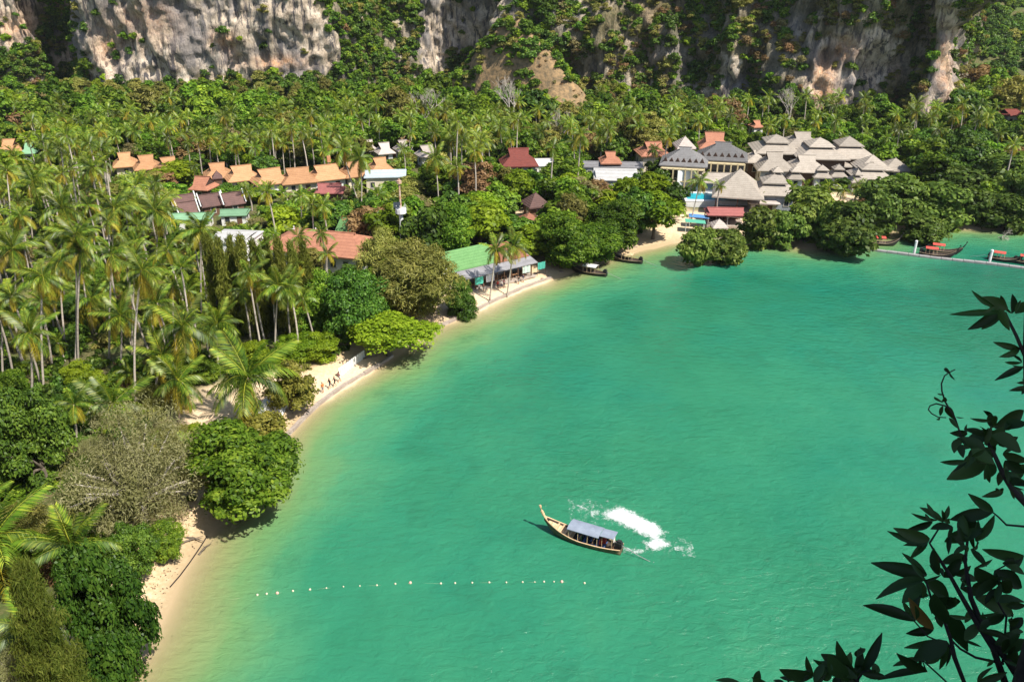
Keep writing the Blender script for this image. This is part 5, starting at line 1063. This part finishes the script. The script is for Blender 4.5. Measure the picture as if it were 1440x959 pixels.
# ------------------------------------------------------------------ longtail boats
BM = {k: surf('boat_' + k, *v) for k, v in dict(hull=((.24, .17, .10), (.12, .09, .06), 2.5, .6), tan=((.66, .47, .29), (.50, .34, .19), 3, .6), inner=((.10, .075, .06), (.05, .04, .035), 3, .7), canopy=((.25, .29, .36), (.19, .22, .28), 1.5, .6), dark=((.03, .03, .032), (.015, .015, .016), 4, .5),
      red=((.58, .085, .06), (.42, .06, .05), 2, .6), black=((.035, .03, .03), (.02, .018, .018), 3, .55), white=((.72, .71, .69), (.58, .57, .55), 2, .6), blue=((.06, .12, .30), (.04, .08, .2), 2, .6), metal=((.30, .30, .31), (.2, .2, .2), 3, .35)).items()}
def longtail(bow, stern, label, group=None, hull='hull', rail='tan', roof=None, roof_span=(.12, .52), z=0.0, detail=True, beam=.95, engine=True, prow=.72):
    a, b = P(*stern, z)[:2], P(*bow, z)[:2]; L = float(np.hypot(*(b - a))); t = thing('longtail_boat', label, 'boat', (a[0], a[1], z), math.atan2(b[1] - a[1], b[0] - a[0]), group)
    ts = np.linspace(0, 1, 22); hb = beam * np.where(ts < .45, .62 + .38 * np.sin(ts / .45 * math.pi / 2), np.cos((ts - .45) / .55 * math.pi / 2) ** .72 + .02); gw = .55 + .15 * (1 - ts / .3).clip(0) ** 2 + 1.15 * ((ts - .45) / .55).clip(0) ** 2.2; kl = -.32 + 1.5 * ((ts - .74) / .26).clip(0) ** 1.9
    def sk(inset, zf):
        V = []
        for x, h, g_, k in zip(ts * L, hb, gw, kl):
            h = max(h - inset, .015); k2 = max(k, zf) if zf is not None else k; k2 = min(k2, g_ - .02)
            for yv, f in ((1, 1), (.93, .62), (.72, .22), (0, 0), (-.72, .22), (-.93, .62), (-1, 1)): V.append((x, yv * h, k2 + (g_ - k2) * f))
        return np.array(V)
    nV = len(ts); i = np.array([(r_ * 7 + c) for r_ in range(nV - 1) for c in range(6)]); F = np.c_[i, i + 1, i + 8, i + 7]
    Vo, Vi = sk(0, None), sk(.07, .02); stern_f = np.array([(0, 1, 5, 6), (1, 2, 4, 5)]); 
    link('hull', np_mesh('hull', Vo, [F[:, ::-1], stern_f, np.array([(2, 3, 4)])], BM[hull], None, True), t); link('inner_hull', np_mesh('inner_hull', Vi, [F], BM['inner'], None, True), t)
    for s_ in (0, 6): G().tube([tuple(Vo[r_ * 7 + s_] + (0, 0, .02)) for r_ in range(nV)], .065, 4).build('gunwale', BM[rail], t)
    tip = Vector((L, 0, gw[-1])); pr = [tip + Vector((-.35, 0, -.35)), tip + Vector((.12, 0, .25)), tip + Vector((.42, 0, .85)), tip + Vector((.62, 0, 1.45)), tip + Vector((.70, 0, 1.75))]
    pr = [tip + (q_ - tip) * prow for q_ in pr]; p_ = G().tube(pr, [.10, .12, .11, .12, .13], 6).build('prow', BM['tan' if hull == 'hull' else hull], t)
    if detail: G().tube([pr[1], pr[2]], [.16, .15], 7).build('ribbon', BM['tan'], p_)
    x0, x1 = .60 * L, .93 * L; st = np.linspace(.60, .94, 9); g_ = G()                                   # foredeck planks
    for k in range(8):
        xa, xb = st[k] * L + .02, st[k + 1] * L - .02; ha, hb_ = np.interp([st[k], st[k + 1]], ts, hb) - .1; za, zb = np.interp([st[k], st[k + 1]], ts, gw) - .22
        G().poly([(xa, -ha, za), (xa, ha, za), (xb, hb_, zb), (xb, -hb_, zb), (xa, -ha, za - .05), (xa, ha, za - .05), (xb, hb_, zb - .05), (xb, -hb_, zb - .05)], [(0, 3, 2, 1), (4, 5, 6, 7), (0, 1, 5, 4), (2, 3, 7, 6), (1, 2, 6, 5), (3, 0, 4, 7)]).build('deck_plank', BM['tan' if hull == 'hull' else 'inner'], t)
    if detail:
        for f in (.64, .70, .76, .82): h = float(np.interp(f, ts, hb)); G().box((f * L, 0, float(np.interp(f, ts, gw)) - .08), (.16, 2 * h - .14, .10)).build('crossbeam', BM['tan'], t)
        for f in (.22, .30, .38, .46, .54): h = float(np.interp(f, ts, hb)); G().box((f * L, 0, .28), (.34, 2 * h - .2, .06)).build('thwart', BM['blue'], t)
    if roof:
        c, n0 = BM[roof], roof_span; xa, xb = n0[0] * L, n0[1] * L; W = beam * .98; zr = 1.72; nn = 8; pts = []
        for x in (xa, xb):
            for lo in (0, -.06):
                for k in range(nn + 1): y_ = -W + 2 * W * k / nn; pts.append((x, y_, zr + .20 * (1 - (y_ / W) ** 2) + lo))
        m_ = nn + 1; f = [(k, k + 1, 2 * m_ + k + 1, 2 * m_ + k) for k in range(nn)] + [(m_ + k + 1, m_ + k, 3 * m_ + k, 3 * m_ + k + 1) for k in range(nn)] + [(0, 2 * m_, 3 * m_, m_), (nn, m_ + nn, 3 * m_ + nn, 2 * m_ + nn)] + [(k + 1, k, m_ + k, m_ + k + 1) for k in range(nn)] + [(2 * m_ + k, 2 * m_ + k + 1, 3 * m_ + k + 1, 3 * m_ + k) for k in range(nn)]
        G().poly(pts, f).build('canopy', c, t)
        for fx in np.linspace(n0[0] + .02, n0[1] - .02, 4):
            for s_ in (-1, 1): h = float(np.interp(fx, ts, hb)); G().tube([(fx * L, s_ * (h - .06), .5), (fx * L, s_ * W * .92, zr)], .03, 5).build('canopy_post', BM['tan'], t)
    if engine:
        e = G().box((.35, 0, .95), (.75, .5, .5)).box((.30, 0, 1.30), (.45, .36, .26)).tube([(.35, 0, .4), (.35, 0, .9)], .08, 6).build('engine', BM['dark'], t)
        G().tube([(.55, .15, 1.25), (1.35, .2, 1.35)], .03, 5).build('tiller', BM['metal'], e); G().tube([(0, 0, .9), (-1.6, 0, .35), (-3.4, 0, -.12)], .035, 5).build('tail_shaft', BM['metal'], e)
        G().box((-3.4, 0, -.14), (.05, .36, .10)).box((-3.4, 0, -.14), (.05, .10, .36)).build('propeller', BM['metal'], e)
    return t, L
boat, L = longtail((765, 744), (874, 777), 'wooden longtail boat with blue grey canopy turning beside the white wake', roof='canopy', roof_span=(.26, .66))
BL = lambda x, y, z: tuple(Vector(boat.location) + Matrix.Rotation(boat.rotation_euler.z, 3, 'Z') @ Vector((x, y, z)))
brz = boat.rotation_euler.z
G().box((.17 * L, 0, 1.86), (1.5, 1.35, .05), ry=.05).build('stern_canopy', BM['canopy'], boat)
for sx in (.11, .23):
    for sy in (-.55, .55): G().tube([(sx * L, sy, .5), (sx * L, sy, 1.85)], .025, 5).build('canopy_post', BM['tan'], boat)
person('stand', BL(.10 * L, .1, .16), brz - 1.57, 'white', 'black', 'boatman in white at the engine of the turning longtail boat')
for k, (f, s_, c) in enumerate(((.34, -.35, 'navy'), (.34, .35, 'black'), (.42, -.35, 'blue'), (.50, .3, 'green'), (.50, -.35, 'grey'))): person('sit', BL(f * L, s_, -.10), brz - 1.57, c, 'navy', f'passenger in {c} sitting under the boat canopy' + (' beside the one in navy' if c == 'black' else ''), None)
def vest(x, y, z, label):
    t = thing('life_vest', label, 'life vest', BL(x, y, z), brz, 'life vests'); G().box((0, -.02, .28), (.34, .14, .5), rx=.2).build('back_panel', BM['red'], t)
    for s_ in (-1, 1): G().box((s_ * .11, .12, .26), (.13, .12, .46), rx=.2).build('front_panel', BM['red'], t)
for k, (f, y, z) in enumerate(((.245, -.5, .45), (.225, -.2, .42), (.255, .1, .42), (.57, -.55, .6))): vest(f * L, y, z, 'red life vest hung at the front end of the boat canopy' if k == 3 else 'red life vest piled at the stern end of the boat canopy')
longtail((800, 380), (853, 389), 'dark longtail boat beached with a white cover, closest to the restaurant', 'beached longtail boats', 'black', 'hull', 'white', (.25, .6), detail=False)
longtail((856, 364), (903, 371), 'dark longtail boat beached with a tan cover below the plaza path', 'beached longtail boats', 'black', 'hull', 'tan', (.25, .6), detail=False)
PG = 'boats moored at the floating pier'
for bw, sn, lab in (((1263, 346), (1224, 344), 'moored longtail with red canopy closest to the large mangrove'), ((1343, 364), (1292, 358), 'moored longtail with red canopy in front of the pier, nearer its post'), ((1352, 359), (1302, 353), 'moored longtail with red canopy behind the pier, overlapping another'), ((1436, 371), (1388, 364), 'moored longtail with red canopy by the second pier post'), ((1476, 376), (1424, 369), 'moored longtail with red canopy at the outer end of the pier')):
    longtail(bw, sn, lab, PG, 'black', 'hull', 'red', (.15, .50), detail=False, beam=.8)
# floating pier of white pontoons
M['pontoon'] = surf('pontoon', (.32, .31, .31), (.22, .21, .21), 2, .6, .2)
pp = np.array([P(*q)[:2] for q in ((1118, 340), (1165, 346), (1216, 351), (1290, 360.5), (1340, 366), (1390, 371.5), (1440, 377.5), (1520, 387))]); sg = np.r_[0, np.cumsum(np.hypot(*np.diff(pp, axis=0).T))]; n = int(sg[-1] / 2.0)
t = thing('floating_pier', 'long floating pier of white pontoons running out from the mangroves', 'pier', (*pp[0], 0)); _pt = G().box((0, 0, .12), (1.94, 1.1, .34)).box((0, -.5, .3), (1.9, .05, .08)).mesh('pontoon', M['pontoon'])
for i in range(n):
    s_ = (i + .5) * sg[-1] / n; c = [np.interp(s_, sg, pp[:, k]) for k in (0, 1)]; c2 = [np.interp(s_ + .5, sg, pp[:, k]) for k in (0, 1)]
    o = link('pontoon', _pt, t); o.location = (c[0] - pp[0, 0], c[1] - pp[0, 1], .05 * math.sin(i * .8)); o.rotation_euler = (0, 0, math.atan2(c2[1] - c[1], c2[0] - c[0]))
for x, y, tp in ((1285, 357.5, 339), (1391, 369.5, 352)):
    q = P(x, y); h = PY(x, tp, q[1])[2]; t = thing('mooring_post', 'thick pale mooring post standing through the floating pier', 'post', (q[0], q[1], 0), 0, 'pier mooring posts')
    G().tube([(0, 0, -2), (0, 0, h)], .26, 8).build('shaft', M['white_paint'], t); G().tube([(0, 0, h), (0, 0, h + .15)], [.3, .1], 8).build('cap', M['white_paint'], t)
# buoy line
M['buoy'] = surf('buoy', (.72, .66, .52), (.55, .48, .34), 3, .6, .1); M['buoy_pink'] = surf('buoy_pink', (.75, .48, .40), None, 3, .6, .1); M['rope'] = surf('rope', (.30, .33, .2), None, 6, .9)
bx = [(362, 836.5), (375, 835), (390, 834), (412, 831), (436, 829), (459, 827), (483, 825), (506, 824), (530, 823), (556, 821), (577, 819.5), (620, 820.5), (640, 820), (664, 819.5), (688, 819), (712, 819), (735, 818.5), (752, 818.5), (765, 818), (779, 818), (790, 818), (822, 820)]
_b = G().tube([(0, 0, z_) for z_ in (-.2, -.17, -.08, .04, .14, .2)], [.03, .14, .2, .2, .13, .03], 8).mesh('float', M['buoy'], True); _b2 = _b.copy(); _b2.materials[0] = M['buoy_pink']; _br = G().tube([(.28, 0, 0), (.2, 0, .0)], .04, 5).mesh('ring', M['rope'])
for k, (x, y) in enumerate(bx):
    pink = k in (2, 10, 20); q = P(x, y); t = thing('buoy', 'large pinkish buoy on the float line' if pink else 'small pale buoy on the float line off the beach', 'buoy', (q[0], q[1], .05), k, 'pink buoys' if pink else 'float line buoys'); s_ = .75 if pink else random.uniform(.34, .55); t.scale = (s_,) * 3
    link('float', _b2 if pink else _b, t); link('ring', _br, t)
tag(G().tube([tuple(P(x, y, -.04 + .03 * math.sin(k * 2.1))) for k, (x, y) in enumerate([(310, 846), (335, 841)] + bx)], .03, 4).build('float_rope', M['rope']), 'thin rope of the float line reaching from the beach into the sea', 'rope')
tag(G().tube([tuple(np.array(P(x, y, .6)) * (1, 1, 0) + (0, 0, gz(*P(x, y, .6)[:2]) + .05)) for x, y in ((238, 820), (252, 803), (266, 784), (281, 762), (290, 748))], .07, 5).build('mooring_rope', M['bark_dark']), 'dark rope stretched over the sandy beach to the round green tree', 'rope')
for x, y, l, a in ((262, 762, 3.4, .6), (272, 757, 2.6, -.3), (287, 768, 1.8, 1.2), (520, 505, 2.6, .4), (528, 514, 3.0, .9)):
    q = P(x, y, .4); g_ = G(); zz = gz(*q[:2]) + .12; d_ = Vector((math.cos(a), math.sin(a), .05)); c = Vector((q[0], q[1], zz)); g_.tube([c - d_ * l / 2, c + Vector((0, .1, .15)), c + d_ * l / 2], [.13, .10, .03], 5)
    for k in range(4): g_.tube([c + d_ * l * (k - 1.5) * .2, c + d_ * l * (k - 1.2) * .2 + Vector((random.uniform(-.5, .5), random.uniform(-.5, .5), .5))], [.04, .01], 4)
    tag(g_.build('driftwood', M['bark']), 'dry driftwood branch lying on the sand by the dry brown tree' if x < 400 else 'dry branch lying on the shore below the leaning light green tree', 'driftwood', 'driftwood on the beach' if x < 400 else 'branches below the leaning tree')
# white fence along the path
A, B = P(480, 526, 1), P(514, 501, 1); n = 13; t = thing('white_fence', 'white picket fence beside the sea wall path', 'fence', (A[0], A[1], gz(*A[:2])), math.atan2(B[1] - A[1], B[0] - A[0])); L2 = float(np.hypot(*(B - A)[:2]))
for k in range(n): G().box((k * L2 / (n - 1), .3, .75), (.42, .06, 1.5)).build('picket', M['white_paint'], t)
G().box((L2 / 2, .36, 1.2), (L2, .06, .1)).build('rail', M['white_paint'], t)
for x, y, lab in ((382, 572, 'white tarpaulin covered heap beside the sandy clearing'), (410, 545, 'white tarpaulin covered heap behind the pale green bush')):
    q = P(x, y, 1.2); nn = 12; gx_, gy_ = np.meshgrid(np.linspace(-1, 1, nn), np.linspace(-1, 1, nn)); V = np.c_[gx_.ravel(), gy_.ravel(), np.zeros(nn * nn)]; rr = np.maximum(abs(V[:, 0]), abs(V[:, 1])); V[:, 2] = 1.5 * np.clip(1 - rr ** 4, 0, 1) + .25 * fbm(V * 2.2 + x, 3, 3) * (rr < .9) - .1; V[:, 0] *= 1.7; V[:, 1] *= 1.3
    i = np.array([r_ * nn + c for r_ in range(nn - 1) for c in range(nn - 1)]); o = link('tarpaulin', np_mesh('tarpaulin', V, np.c_[i, i + 1, i + nn + 1, i + nn], M['white_paint'])); o.location = (q[0], q[1], gz(*q[:2])); tag(o, lab, 'tarpaulin')

# ------------------------------------------------------------------ wake foam: low lumpy froth on the water, thin at its edges
m, nt, out = new_mat('foam'); p = nd(nt, 'ShaderNodeBsdfPrincipled'); p.inputs['Base Color'].default_value = (.70, .75, .74, 1); p.inputs['Roughness'].default_value = .9
e = nd(nt, 'ShaderNodeAttribute', attribute_name='edge').outputs['Fac']; n1 = noise_n(nt, .9, 9, .75); n2 = noise_n(nt, 4.5, 5, .75)
f = math_n(nt, 'ADD', math_n(nt, 'MULTIPLY', e, 1.0), math_n(nt, 'MULTIPLY', math_n(nt, 'SUBTRACT', math_n(nt, 'ADD', n1, math_n(nt, 'MULTIPLY', n2, .6)), .8), 2.9))
tr = nd(nt, 'ShaderNodeBsdfTransparent'); mx = nd(nt, 'ShaderNodeMixShader'); nt.links.new(ramp(nt, f, [(.0, (0, 0, 0)), (.4, (.4, .4, .4)), (1.0, (.93, .93, .93))]), mx.inputs[0]); nt.links.new(tr.outputs[0], mx.inputs[1]); nt.links.new(p.outputs[0], mx.inputs[2]); nt.links.new(mx.outputs[0], out.inputs[0]); M['foam'] = m
def foam(px, strength, name, label, soft):
    poly = np.array([P(*q)[:2] for q in px]); lo, hi = poly.min(0) - 1, poly.max(0) + 1; c = poly.mean(0); xs_ = np.arange(lo[0], hi[0], .22); ys_ = np.arange(lo[1], hi[1], .22)
    def sd_(q): return np.where(in_poly(q, poly), 1, -1) * dist_poly(q, poly)
    me = grid_mesh(name, xs_ - c[0], ys_ - c[1], lambda q: .035 + np.clip(sd_(q + c) / soft, 0, 1) * .14 * (1 + fbm(np.c_[q * 1.3, q[:, :1] * 0], 4, 12)), M['foam'], {'edge': lambda q: np.clip(sd_(q + c) / soft, -1, 1) * strength}); o = link(name, me, kind='stuff'); o.location = (c[0], c[1], 0); o['label'] = label; o['category'] = 'foam'
foam([(846, 723), (856, 715), (875, 712), (890, 717), (906, 727), (924, 734), (937, 748), (932, 756), (944, 766), (922, 777), (908, 774), (903, 764), (911, 757), (898, 752), (885, 746), (867, 736), (853, 731)], 1.15, 'wake_foam', 'broad white curved patch of wake foam beside the longtail boat', 1.2)
foam([(812, 712), (828, 709), (847, 714), (842, 722), (832, 730), (824, 724)], .10, 'foam_trace', 'thin broken trace of foam between the boat and its wake', 1.2)
foam([(936, 762), (962, 764), (958, 773), (936, 775)], .05, 'foam_trail', 'faint foam trail fading off the end of the wake', 1.0)
foam([(876, 771), (892, 770), (908, 773), (906, 777), (890, 778), (876, 779)], .42, 'propeller_foam', 'small streak of foam behind the boat propeller', .5)

# ------------------------------------------------------------------ foreground branches by the viewpoint, in the shade of a tree
def leaf_mesh(mat, curl=.18):
    n = 7; V, F = [], []
    for i in range(n):
        u = i / (n - 1); w = math.sin(math.pi * min(u * .93 + .03, 1)) ** .85 * (1 - .25 * u) * (1 if u < .9 else .55); z = -curl * u * u
        V += [(u, -w * .5, z + .10 * w), (u, 0, z), (u, w * .5, z + .10 * w)]
    for i in range(n - 1): k = i * 3; F += [(k, k + 3, k + 4, k + 1), (k + 1, k + 4, k + 5, k + 2)]
    return np_mesh('leaf', np.array(V), np.array(F), mat, {'tint': ('POINT', np.full(len(V), .5))}, True)
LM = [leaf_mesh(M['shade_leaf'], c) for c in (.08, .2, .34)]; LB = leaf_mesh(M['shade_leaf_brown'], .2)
frnd = random.Random(5)
def put_leaf(t, b, e, w, D, mesh=None):
    dD = frnd.uniform(-.06, .06); pb = Vector(PD(*b, D)); pe = Vector(PD(*e, D + dD)); ax = pe - pb; l = ax.length; ax.normalize(); view = (pb - Vector((0, 0, CAMH))).normalized(); side = ax.cross(-view).normalized(); roll = frnd.uniform(-.75, .75)
    nz = (ax.cross(side) if False else side.cross(ax)); 
    if nz.z < 0: nz = -nz; side = -side
    nz = (nz * math.cos(roll) + side * math.sin(roll)).normalized(); yv = nz.cross(ax).normalized(); o = link('leaf', mesh or frnd.choice(LM), t)
    mtx = Matrix((ax * l, yv * l * w, nz * l)).transposed().to_4x4(); mtx.translation = pb - Vector(t.location); o.matrix_basis = mtx
def stem(t, pts, D, r0, r1, name='branch'):
    W = [Vector(PD(*q, D)) - Vector(t.location) for q in pts]; n = len(W); G().tube(W, [r0 + (r1 - r0) * k / (n - 1) for k in range(n)], 6).build(name, M['bark_dark'], t, True)
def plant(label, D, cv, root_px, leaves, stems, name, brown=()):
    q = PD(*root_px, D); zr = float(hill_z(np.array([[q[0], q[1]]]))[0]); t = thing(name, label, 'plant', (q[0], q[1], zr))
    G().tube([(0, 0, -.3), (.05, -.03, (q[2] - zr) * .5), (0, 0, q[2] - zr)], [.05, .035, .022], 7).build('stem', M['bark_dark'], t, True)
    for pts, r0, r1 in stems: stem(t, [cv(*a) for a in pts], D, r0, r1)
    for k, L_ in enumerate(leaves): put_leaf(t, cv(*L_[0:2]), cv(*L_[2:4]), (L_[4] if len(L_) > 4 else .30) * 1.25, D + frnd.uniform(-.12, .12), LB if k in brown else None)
    for k, L_ in enumerate(leaves):                             # smaller leaves beside the large ones
        bx_, by_ = cv(*L_[0:2]); ex_, ey_ = cv(*L_[2:4]); a_ = math.atan2(ey_ - by_, ex_ - bx_) + frnd.choice((-1, 1)) * frnd.uniform(.5, 1.3); l_ = math.hypot(ex_ - bx_, ey_ - by_) * frnd.uniform(.45, .75); put_leaf(t, (bx_, by_), (bx_ + math.cos(a_) * l_, by_ + math.sin(a_) * l_), frnd.uniform(.22, .38), D + frnd.uniform(-.2, .2))
    return t
c3 = lambda u, v: (1210 + .27 * u, 700 + .27 * v)
LOW = [(430, 125, 325, 40), (430, 120, 465, 40), (400, 115, 262, 92, .2), (375, 125, 255, 165), (360, 215, 195, 175), (350, 225, 150, 205, .24), (340, 250, 230, 240, .2), (480, 150, 370, 155, .35), (690, 72, 470, 108, .3), (600, 225, 705, 95, .3), (560, 110, 600, 195, .5), (580, 160, 440, 240, .4), (470, 200, 585, 262, .4), (575, 265, 660, 352, .3),
       (345, 400, 105, 350, .26), (340, 425, 100, 465, .22), (325, 440, 220, 540, .42), (410, 400, 375, 262, .42), (430, 410, 530, 322, .5), (480, 390, 605, 370, .3), (520, 425, 625, 408, .3), (600, 360, 715, 480, .45), (850, 300, 640, 288, .34), (740, 340, 870, 390, .35), (700, 380, 870, 470, .4), (785, 430, 728, 500, .6), (330, 430, 480, 535, .35), (385, 500, 450, 665, .5), (370, 530, 540, 560, .4), (350, 500, 315, 502, .4),
       (285, 640, 25, 552, .22), (290, 630, 215, 545, .3), (380, 682, 250, 545, .32), (400, 600, 425, 672, .5), (465, 610, 540, 765, .36), (545, 742, 622, 645, .42), (620, 690, 795, 722, .22), (450, 745, 238, 778, .18), (455, 750, 288, 832, .45), (320, 840, 178, 860, .22), (350, 862, 432, 760, .42), (345, 902, 95, 922, .16), (600, 520, 840, 605, .32), (710, 545, 860, 500, .4), (520, 470, 650, 505, .35), (600, 580, 535, 645, .4), (620, 610, 725, 606, .22), (770, 630, 870, 665, .4), (740, 805, 870, 735, .42), (825, 875, 762, 758, .42), (610, 962, 765, 915, .26), (690, 850, 640, 838, .3),
       (545, 300, 440, 330, .4), (560, 200, 500, 80, .45), (540, 230, 640, 130, .35), (560, 250, 480, 290, .4), (500, 560, 420, 520, .45), (640, 660, 760, 600, .35), (700, 760, 840, 700, .35), (800, 880, 900, 800, .4), (650, 440, 560, 500, .4), (760, 560, 860, 560, .4), (720, 470, 640, 540, .35), (780, 700, 850, 600, .35)]
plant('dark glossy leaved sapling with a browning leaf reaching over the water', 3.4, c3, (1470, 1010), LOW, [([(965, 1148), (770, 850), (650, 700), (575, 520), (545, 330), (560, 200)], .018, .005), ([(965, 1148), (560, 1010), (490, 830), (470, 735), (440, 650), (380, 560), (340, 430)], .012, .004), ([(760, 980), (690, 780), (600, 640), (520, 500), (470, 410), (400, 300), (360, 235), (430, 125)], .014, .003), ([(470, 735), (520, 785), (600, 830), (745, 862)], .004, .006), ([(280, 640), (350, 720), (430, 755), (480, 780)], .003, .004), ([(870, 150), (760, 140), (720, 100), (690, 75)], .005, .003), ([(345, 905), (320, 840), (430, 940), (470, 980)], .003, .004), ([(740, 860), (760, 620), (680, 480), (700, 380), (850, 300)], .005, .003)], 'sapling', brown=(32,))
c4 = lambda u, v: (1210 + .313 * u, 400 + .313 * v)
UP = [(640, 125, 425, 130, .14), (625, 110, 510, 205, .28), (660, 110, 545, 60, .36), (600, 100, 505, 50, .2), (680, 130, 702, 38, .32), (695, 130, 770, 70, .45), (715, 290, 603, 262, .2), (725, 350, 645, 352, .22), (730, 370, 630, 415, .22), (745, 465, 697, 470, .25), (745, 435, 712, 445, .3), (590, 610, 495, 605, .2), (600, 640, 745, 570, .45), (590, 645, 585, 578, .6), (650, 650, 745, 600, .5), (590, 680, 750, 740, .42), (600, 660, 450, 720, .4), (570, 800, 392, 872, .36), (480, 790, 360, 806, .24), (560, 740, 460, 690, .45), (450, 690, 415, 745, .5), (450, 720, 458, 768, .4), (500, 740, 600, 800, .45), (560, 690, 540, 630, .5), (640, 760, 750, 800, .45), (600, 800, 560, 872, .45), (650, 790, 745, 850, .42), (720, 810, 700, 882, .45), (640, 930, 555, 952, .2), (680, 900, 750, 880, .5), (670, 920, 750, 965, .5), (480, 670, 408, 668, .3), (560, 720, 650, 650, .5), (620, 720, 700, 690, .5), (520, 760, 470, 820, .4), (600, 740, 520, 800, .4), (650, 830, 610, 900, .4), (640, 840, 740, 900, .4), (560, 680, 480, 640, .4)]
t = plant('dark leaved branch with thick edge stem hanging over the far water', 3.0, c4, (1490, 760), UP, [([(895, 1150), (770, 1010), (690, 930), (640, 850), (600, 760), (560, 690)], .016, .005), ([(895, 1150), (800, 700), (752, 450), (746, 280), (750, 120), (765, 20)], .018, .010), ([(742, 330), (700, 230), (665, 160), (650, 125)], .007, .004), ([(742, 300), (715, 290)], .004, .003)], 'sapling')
tv = thing('climbing_vine', 'thin curling vine tendril with tiny leaves reaching above the dark branch', 'vine', tuple(PD(*c4(450, 680), 3.0)))
for pts in ([(455, 690), (440, 645), (425, 600), (400, 560), (380, 545), (340, 535), (312, 545), (305, 562), (320, 580), (350, 596), (385, 598)], [(400, 560), (380, 525), (366, 480), (364, 445), (378, 410), (400, 395), (425, 382)]): stem(tv, [c4(*a) for a in pts], 3.0, .0034, .002, 'tendril')
for L_ in ((370, 545, 355, 592, .4), (385, 550, 412, 588, .4), (398, 600, 442, 645, .4), (365, 525, 396, 508, .4), (345, 490, 376, 498, .3), (340, 606, 372, 600, .3), (378, 376, 402, 400, .25), (400, 398, 415, 426, .3), (430, 595, 458, 602, .2), (330, 506, 358, 526, .25)): put_leaf(tv, c4(*L_[:2]), c4(*L_[2:4]), L_[4], 3.0)
c6 = lambda u, v: (980 + .208 * u, 840 + .208 * v)
BOT = [(1080, 560, 855, 385, .4), (1060, 520, 928, 322, .36), (1040, 480, 1010, 362, .6), (1085, 545, 835, 425, .3), (1080, 400, 1138, 325, .34), (1115, 515, 1255, 243, .2), (1130, 490, 1185, 480, .25), (1182, 492, 1243, 458, .6), (1010, 500, 825, 470, .3), (880, 470, 790, 545, .45), (905, 450, 845, 490, .45), (785, 530, 568, 500, .36), (690, 570, 760, 488, .5), (470, 575, 375, 560, .5), (380, 575, 440, 500, .6), (300, 580, 122, 550, .2), (640, 565, 560, 530, .4), (920, 590, 1000, 535, .6), (980, 570, 1012, 500, .45), (1000, 540, 900, 420, .5), (1040, 560, 960, 400, .45), (860, 560, 900, 480, .5), (800, 590, 850, 410, .3), (600, 590, 520, 545, .4)]
plant('low dark leafy shoot sprouting beside the glossy sapling', 3.2, c6, (1205, 1020), BOT, [([(1082, 865), (1088, 700), (1085, 560), (1010, 500), (900, 450)], .012, .004), ([(1085, 560), (1120, 505), (1182, 492)], .005, .003), ([(1082, 865), (950, 640), (780, 590), (600, 580), (300, 585)], .008, .003)], 'sapling')
add_tree('shade', 'leaf_dark', 500, 5, 2.6, 6.4, 90, 260, .22, low=-.4)
tree('shade', 6.8, .6, 53.1, 13, 9.4, 'leafy tree on the headland shading the viewpoint branches', name='broadleaf_tree')

# tide line litter on the beach: leaves, bark and weed
n = 420; bp = np.array([P(x, y, .4)[:2] for x, y in ((185, 959), (213, 905), (238, 855), (258, 805), (286, 760), (393, 626), (420, 596), (452, 566), (600, 468), (650, 446), (690, 427))]); k = RNG.choice([0, 1, 2, 3, 6, 8, 9], n); u = RNG.random(n); c = bp[k] + (bp[k + 1] - bp[k]) * u[:, None]
c = c + np.c_[-np.abs(RNG.choice([.8, 2.0, 3.6], n) + RNG.normal(size=n) * .8), RNG.normal(size=n) * .3]; z = ground_z(c); ok = z > .06; c, z = c[ok], z[ok]; n = len(c)
V, F, T = leaf_cards(np.c_[c, z + .03], unit(np.c_[RNG.normal(size=(n, 2)) * .25, np.ones(n)]), .12, .4, RNG, RNG.uniform(0, 1, n)); M['litter'] = surf('beach_litter', (.13, .085, .05), (.05, .035, .02), 2, .9, 0)
o = link('beach_litter', np_mesh('beach_litter', V, F, M['litter']), kind='stuff'); o['label'] = 'dark dry leaves and weed scattered along the tide line'; o['category'] = 'litter'
# sea haze
m, nt, out = new_mat('haze'); vp = nd(nt, 'ShaderNodeVolumePrincipled'); vp.inputs['Color'].default_value = (.90, .95, 1, 1); vp.inputs['Density'].default_value = .00005; vp.inputs['Anisotropy'].default_value = .2; nt.links.new(vp.outputs[0], out.inputs['Volume'])
o = G().box((0, 1500, 64), (13000, 12000, 148)).build('haze', m, kind='stuff'); o['label'] = 'thin pale sea haze filling the air of the bay'; o['category'] = 'haze'
cy.volume_bounces = 0; cy.volume_max_steps = 64
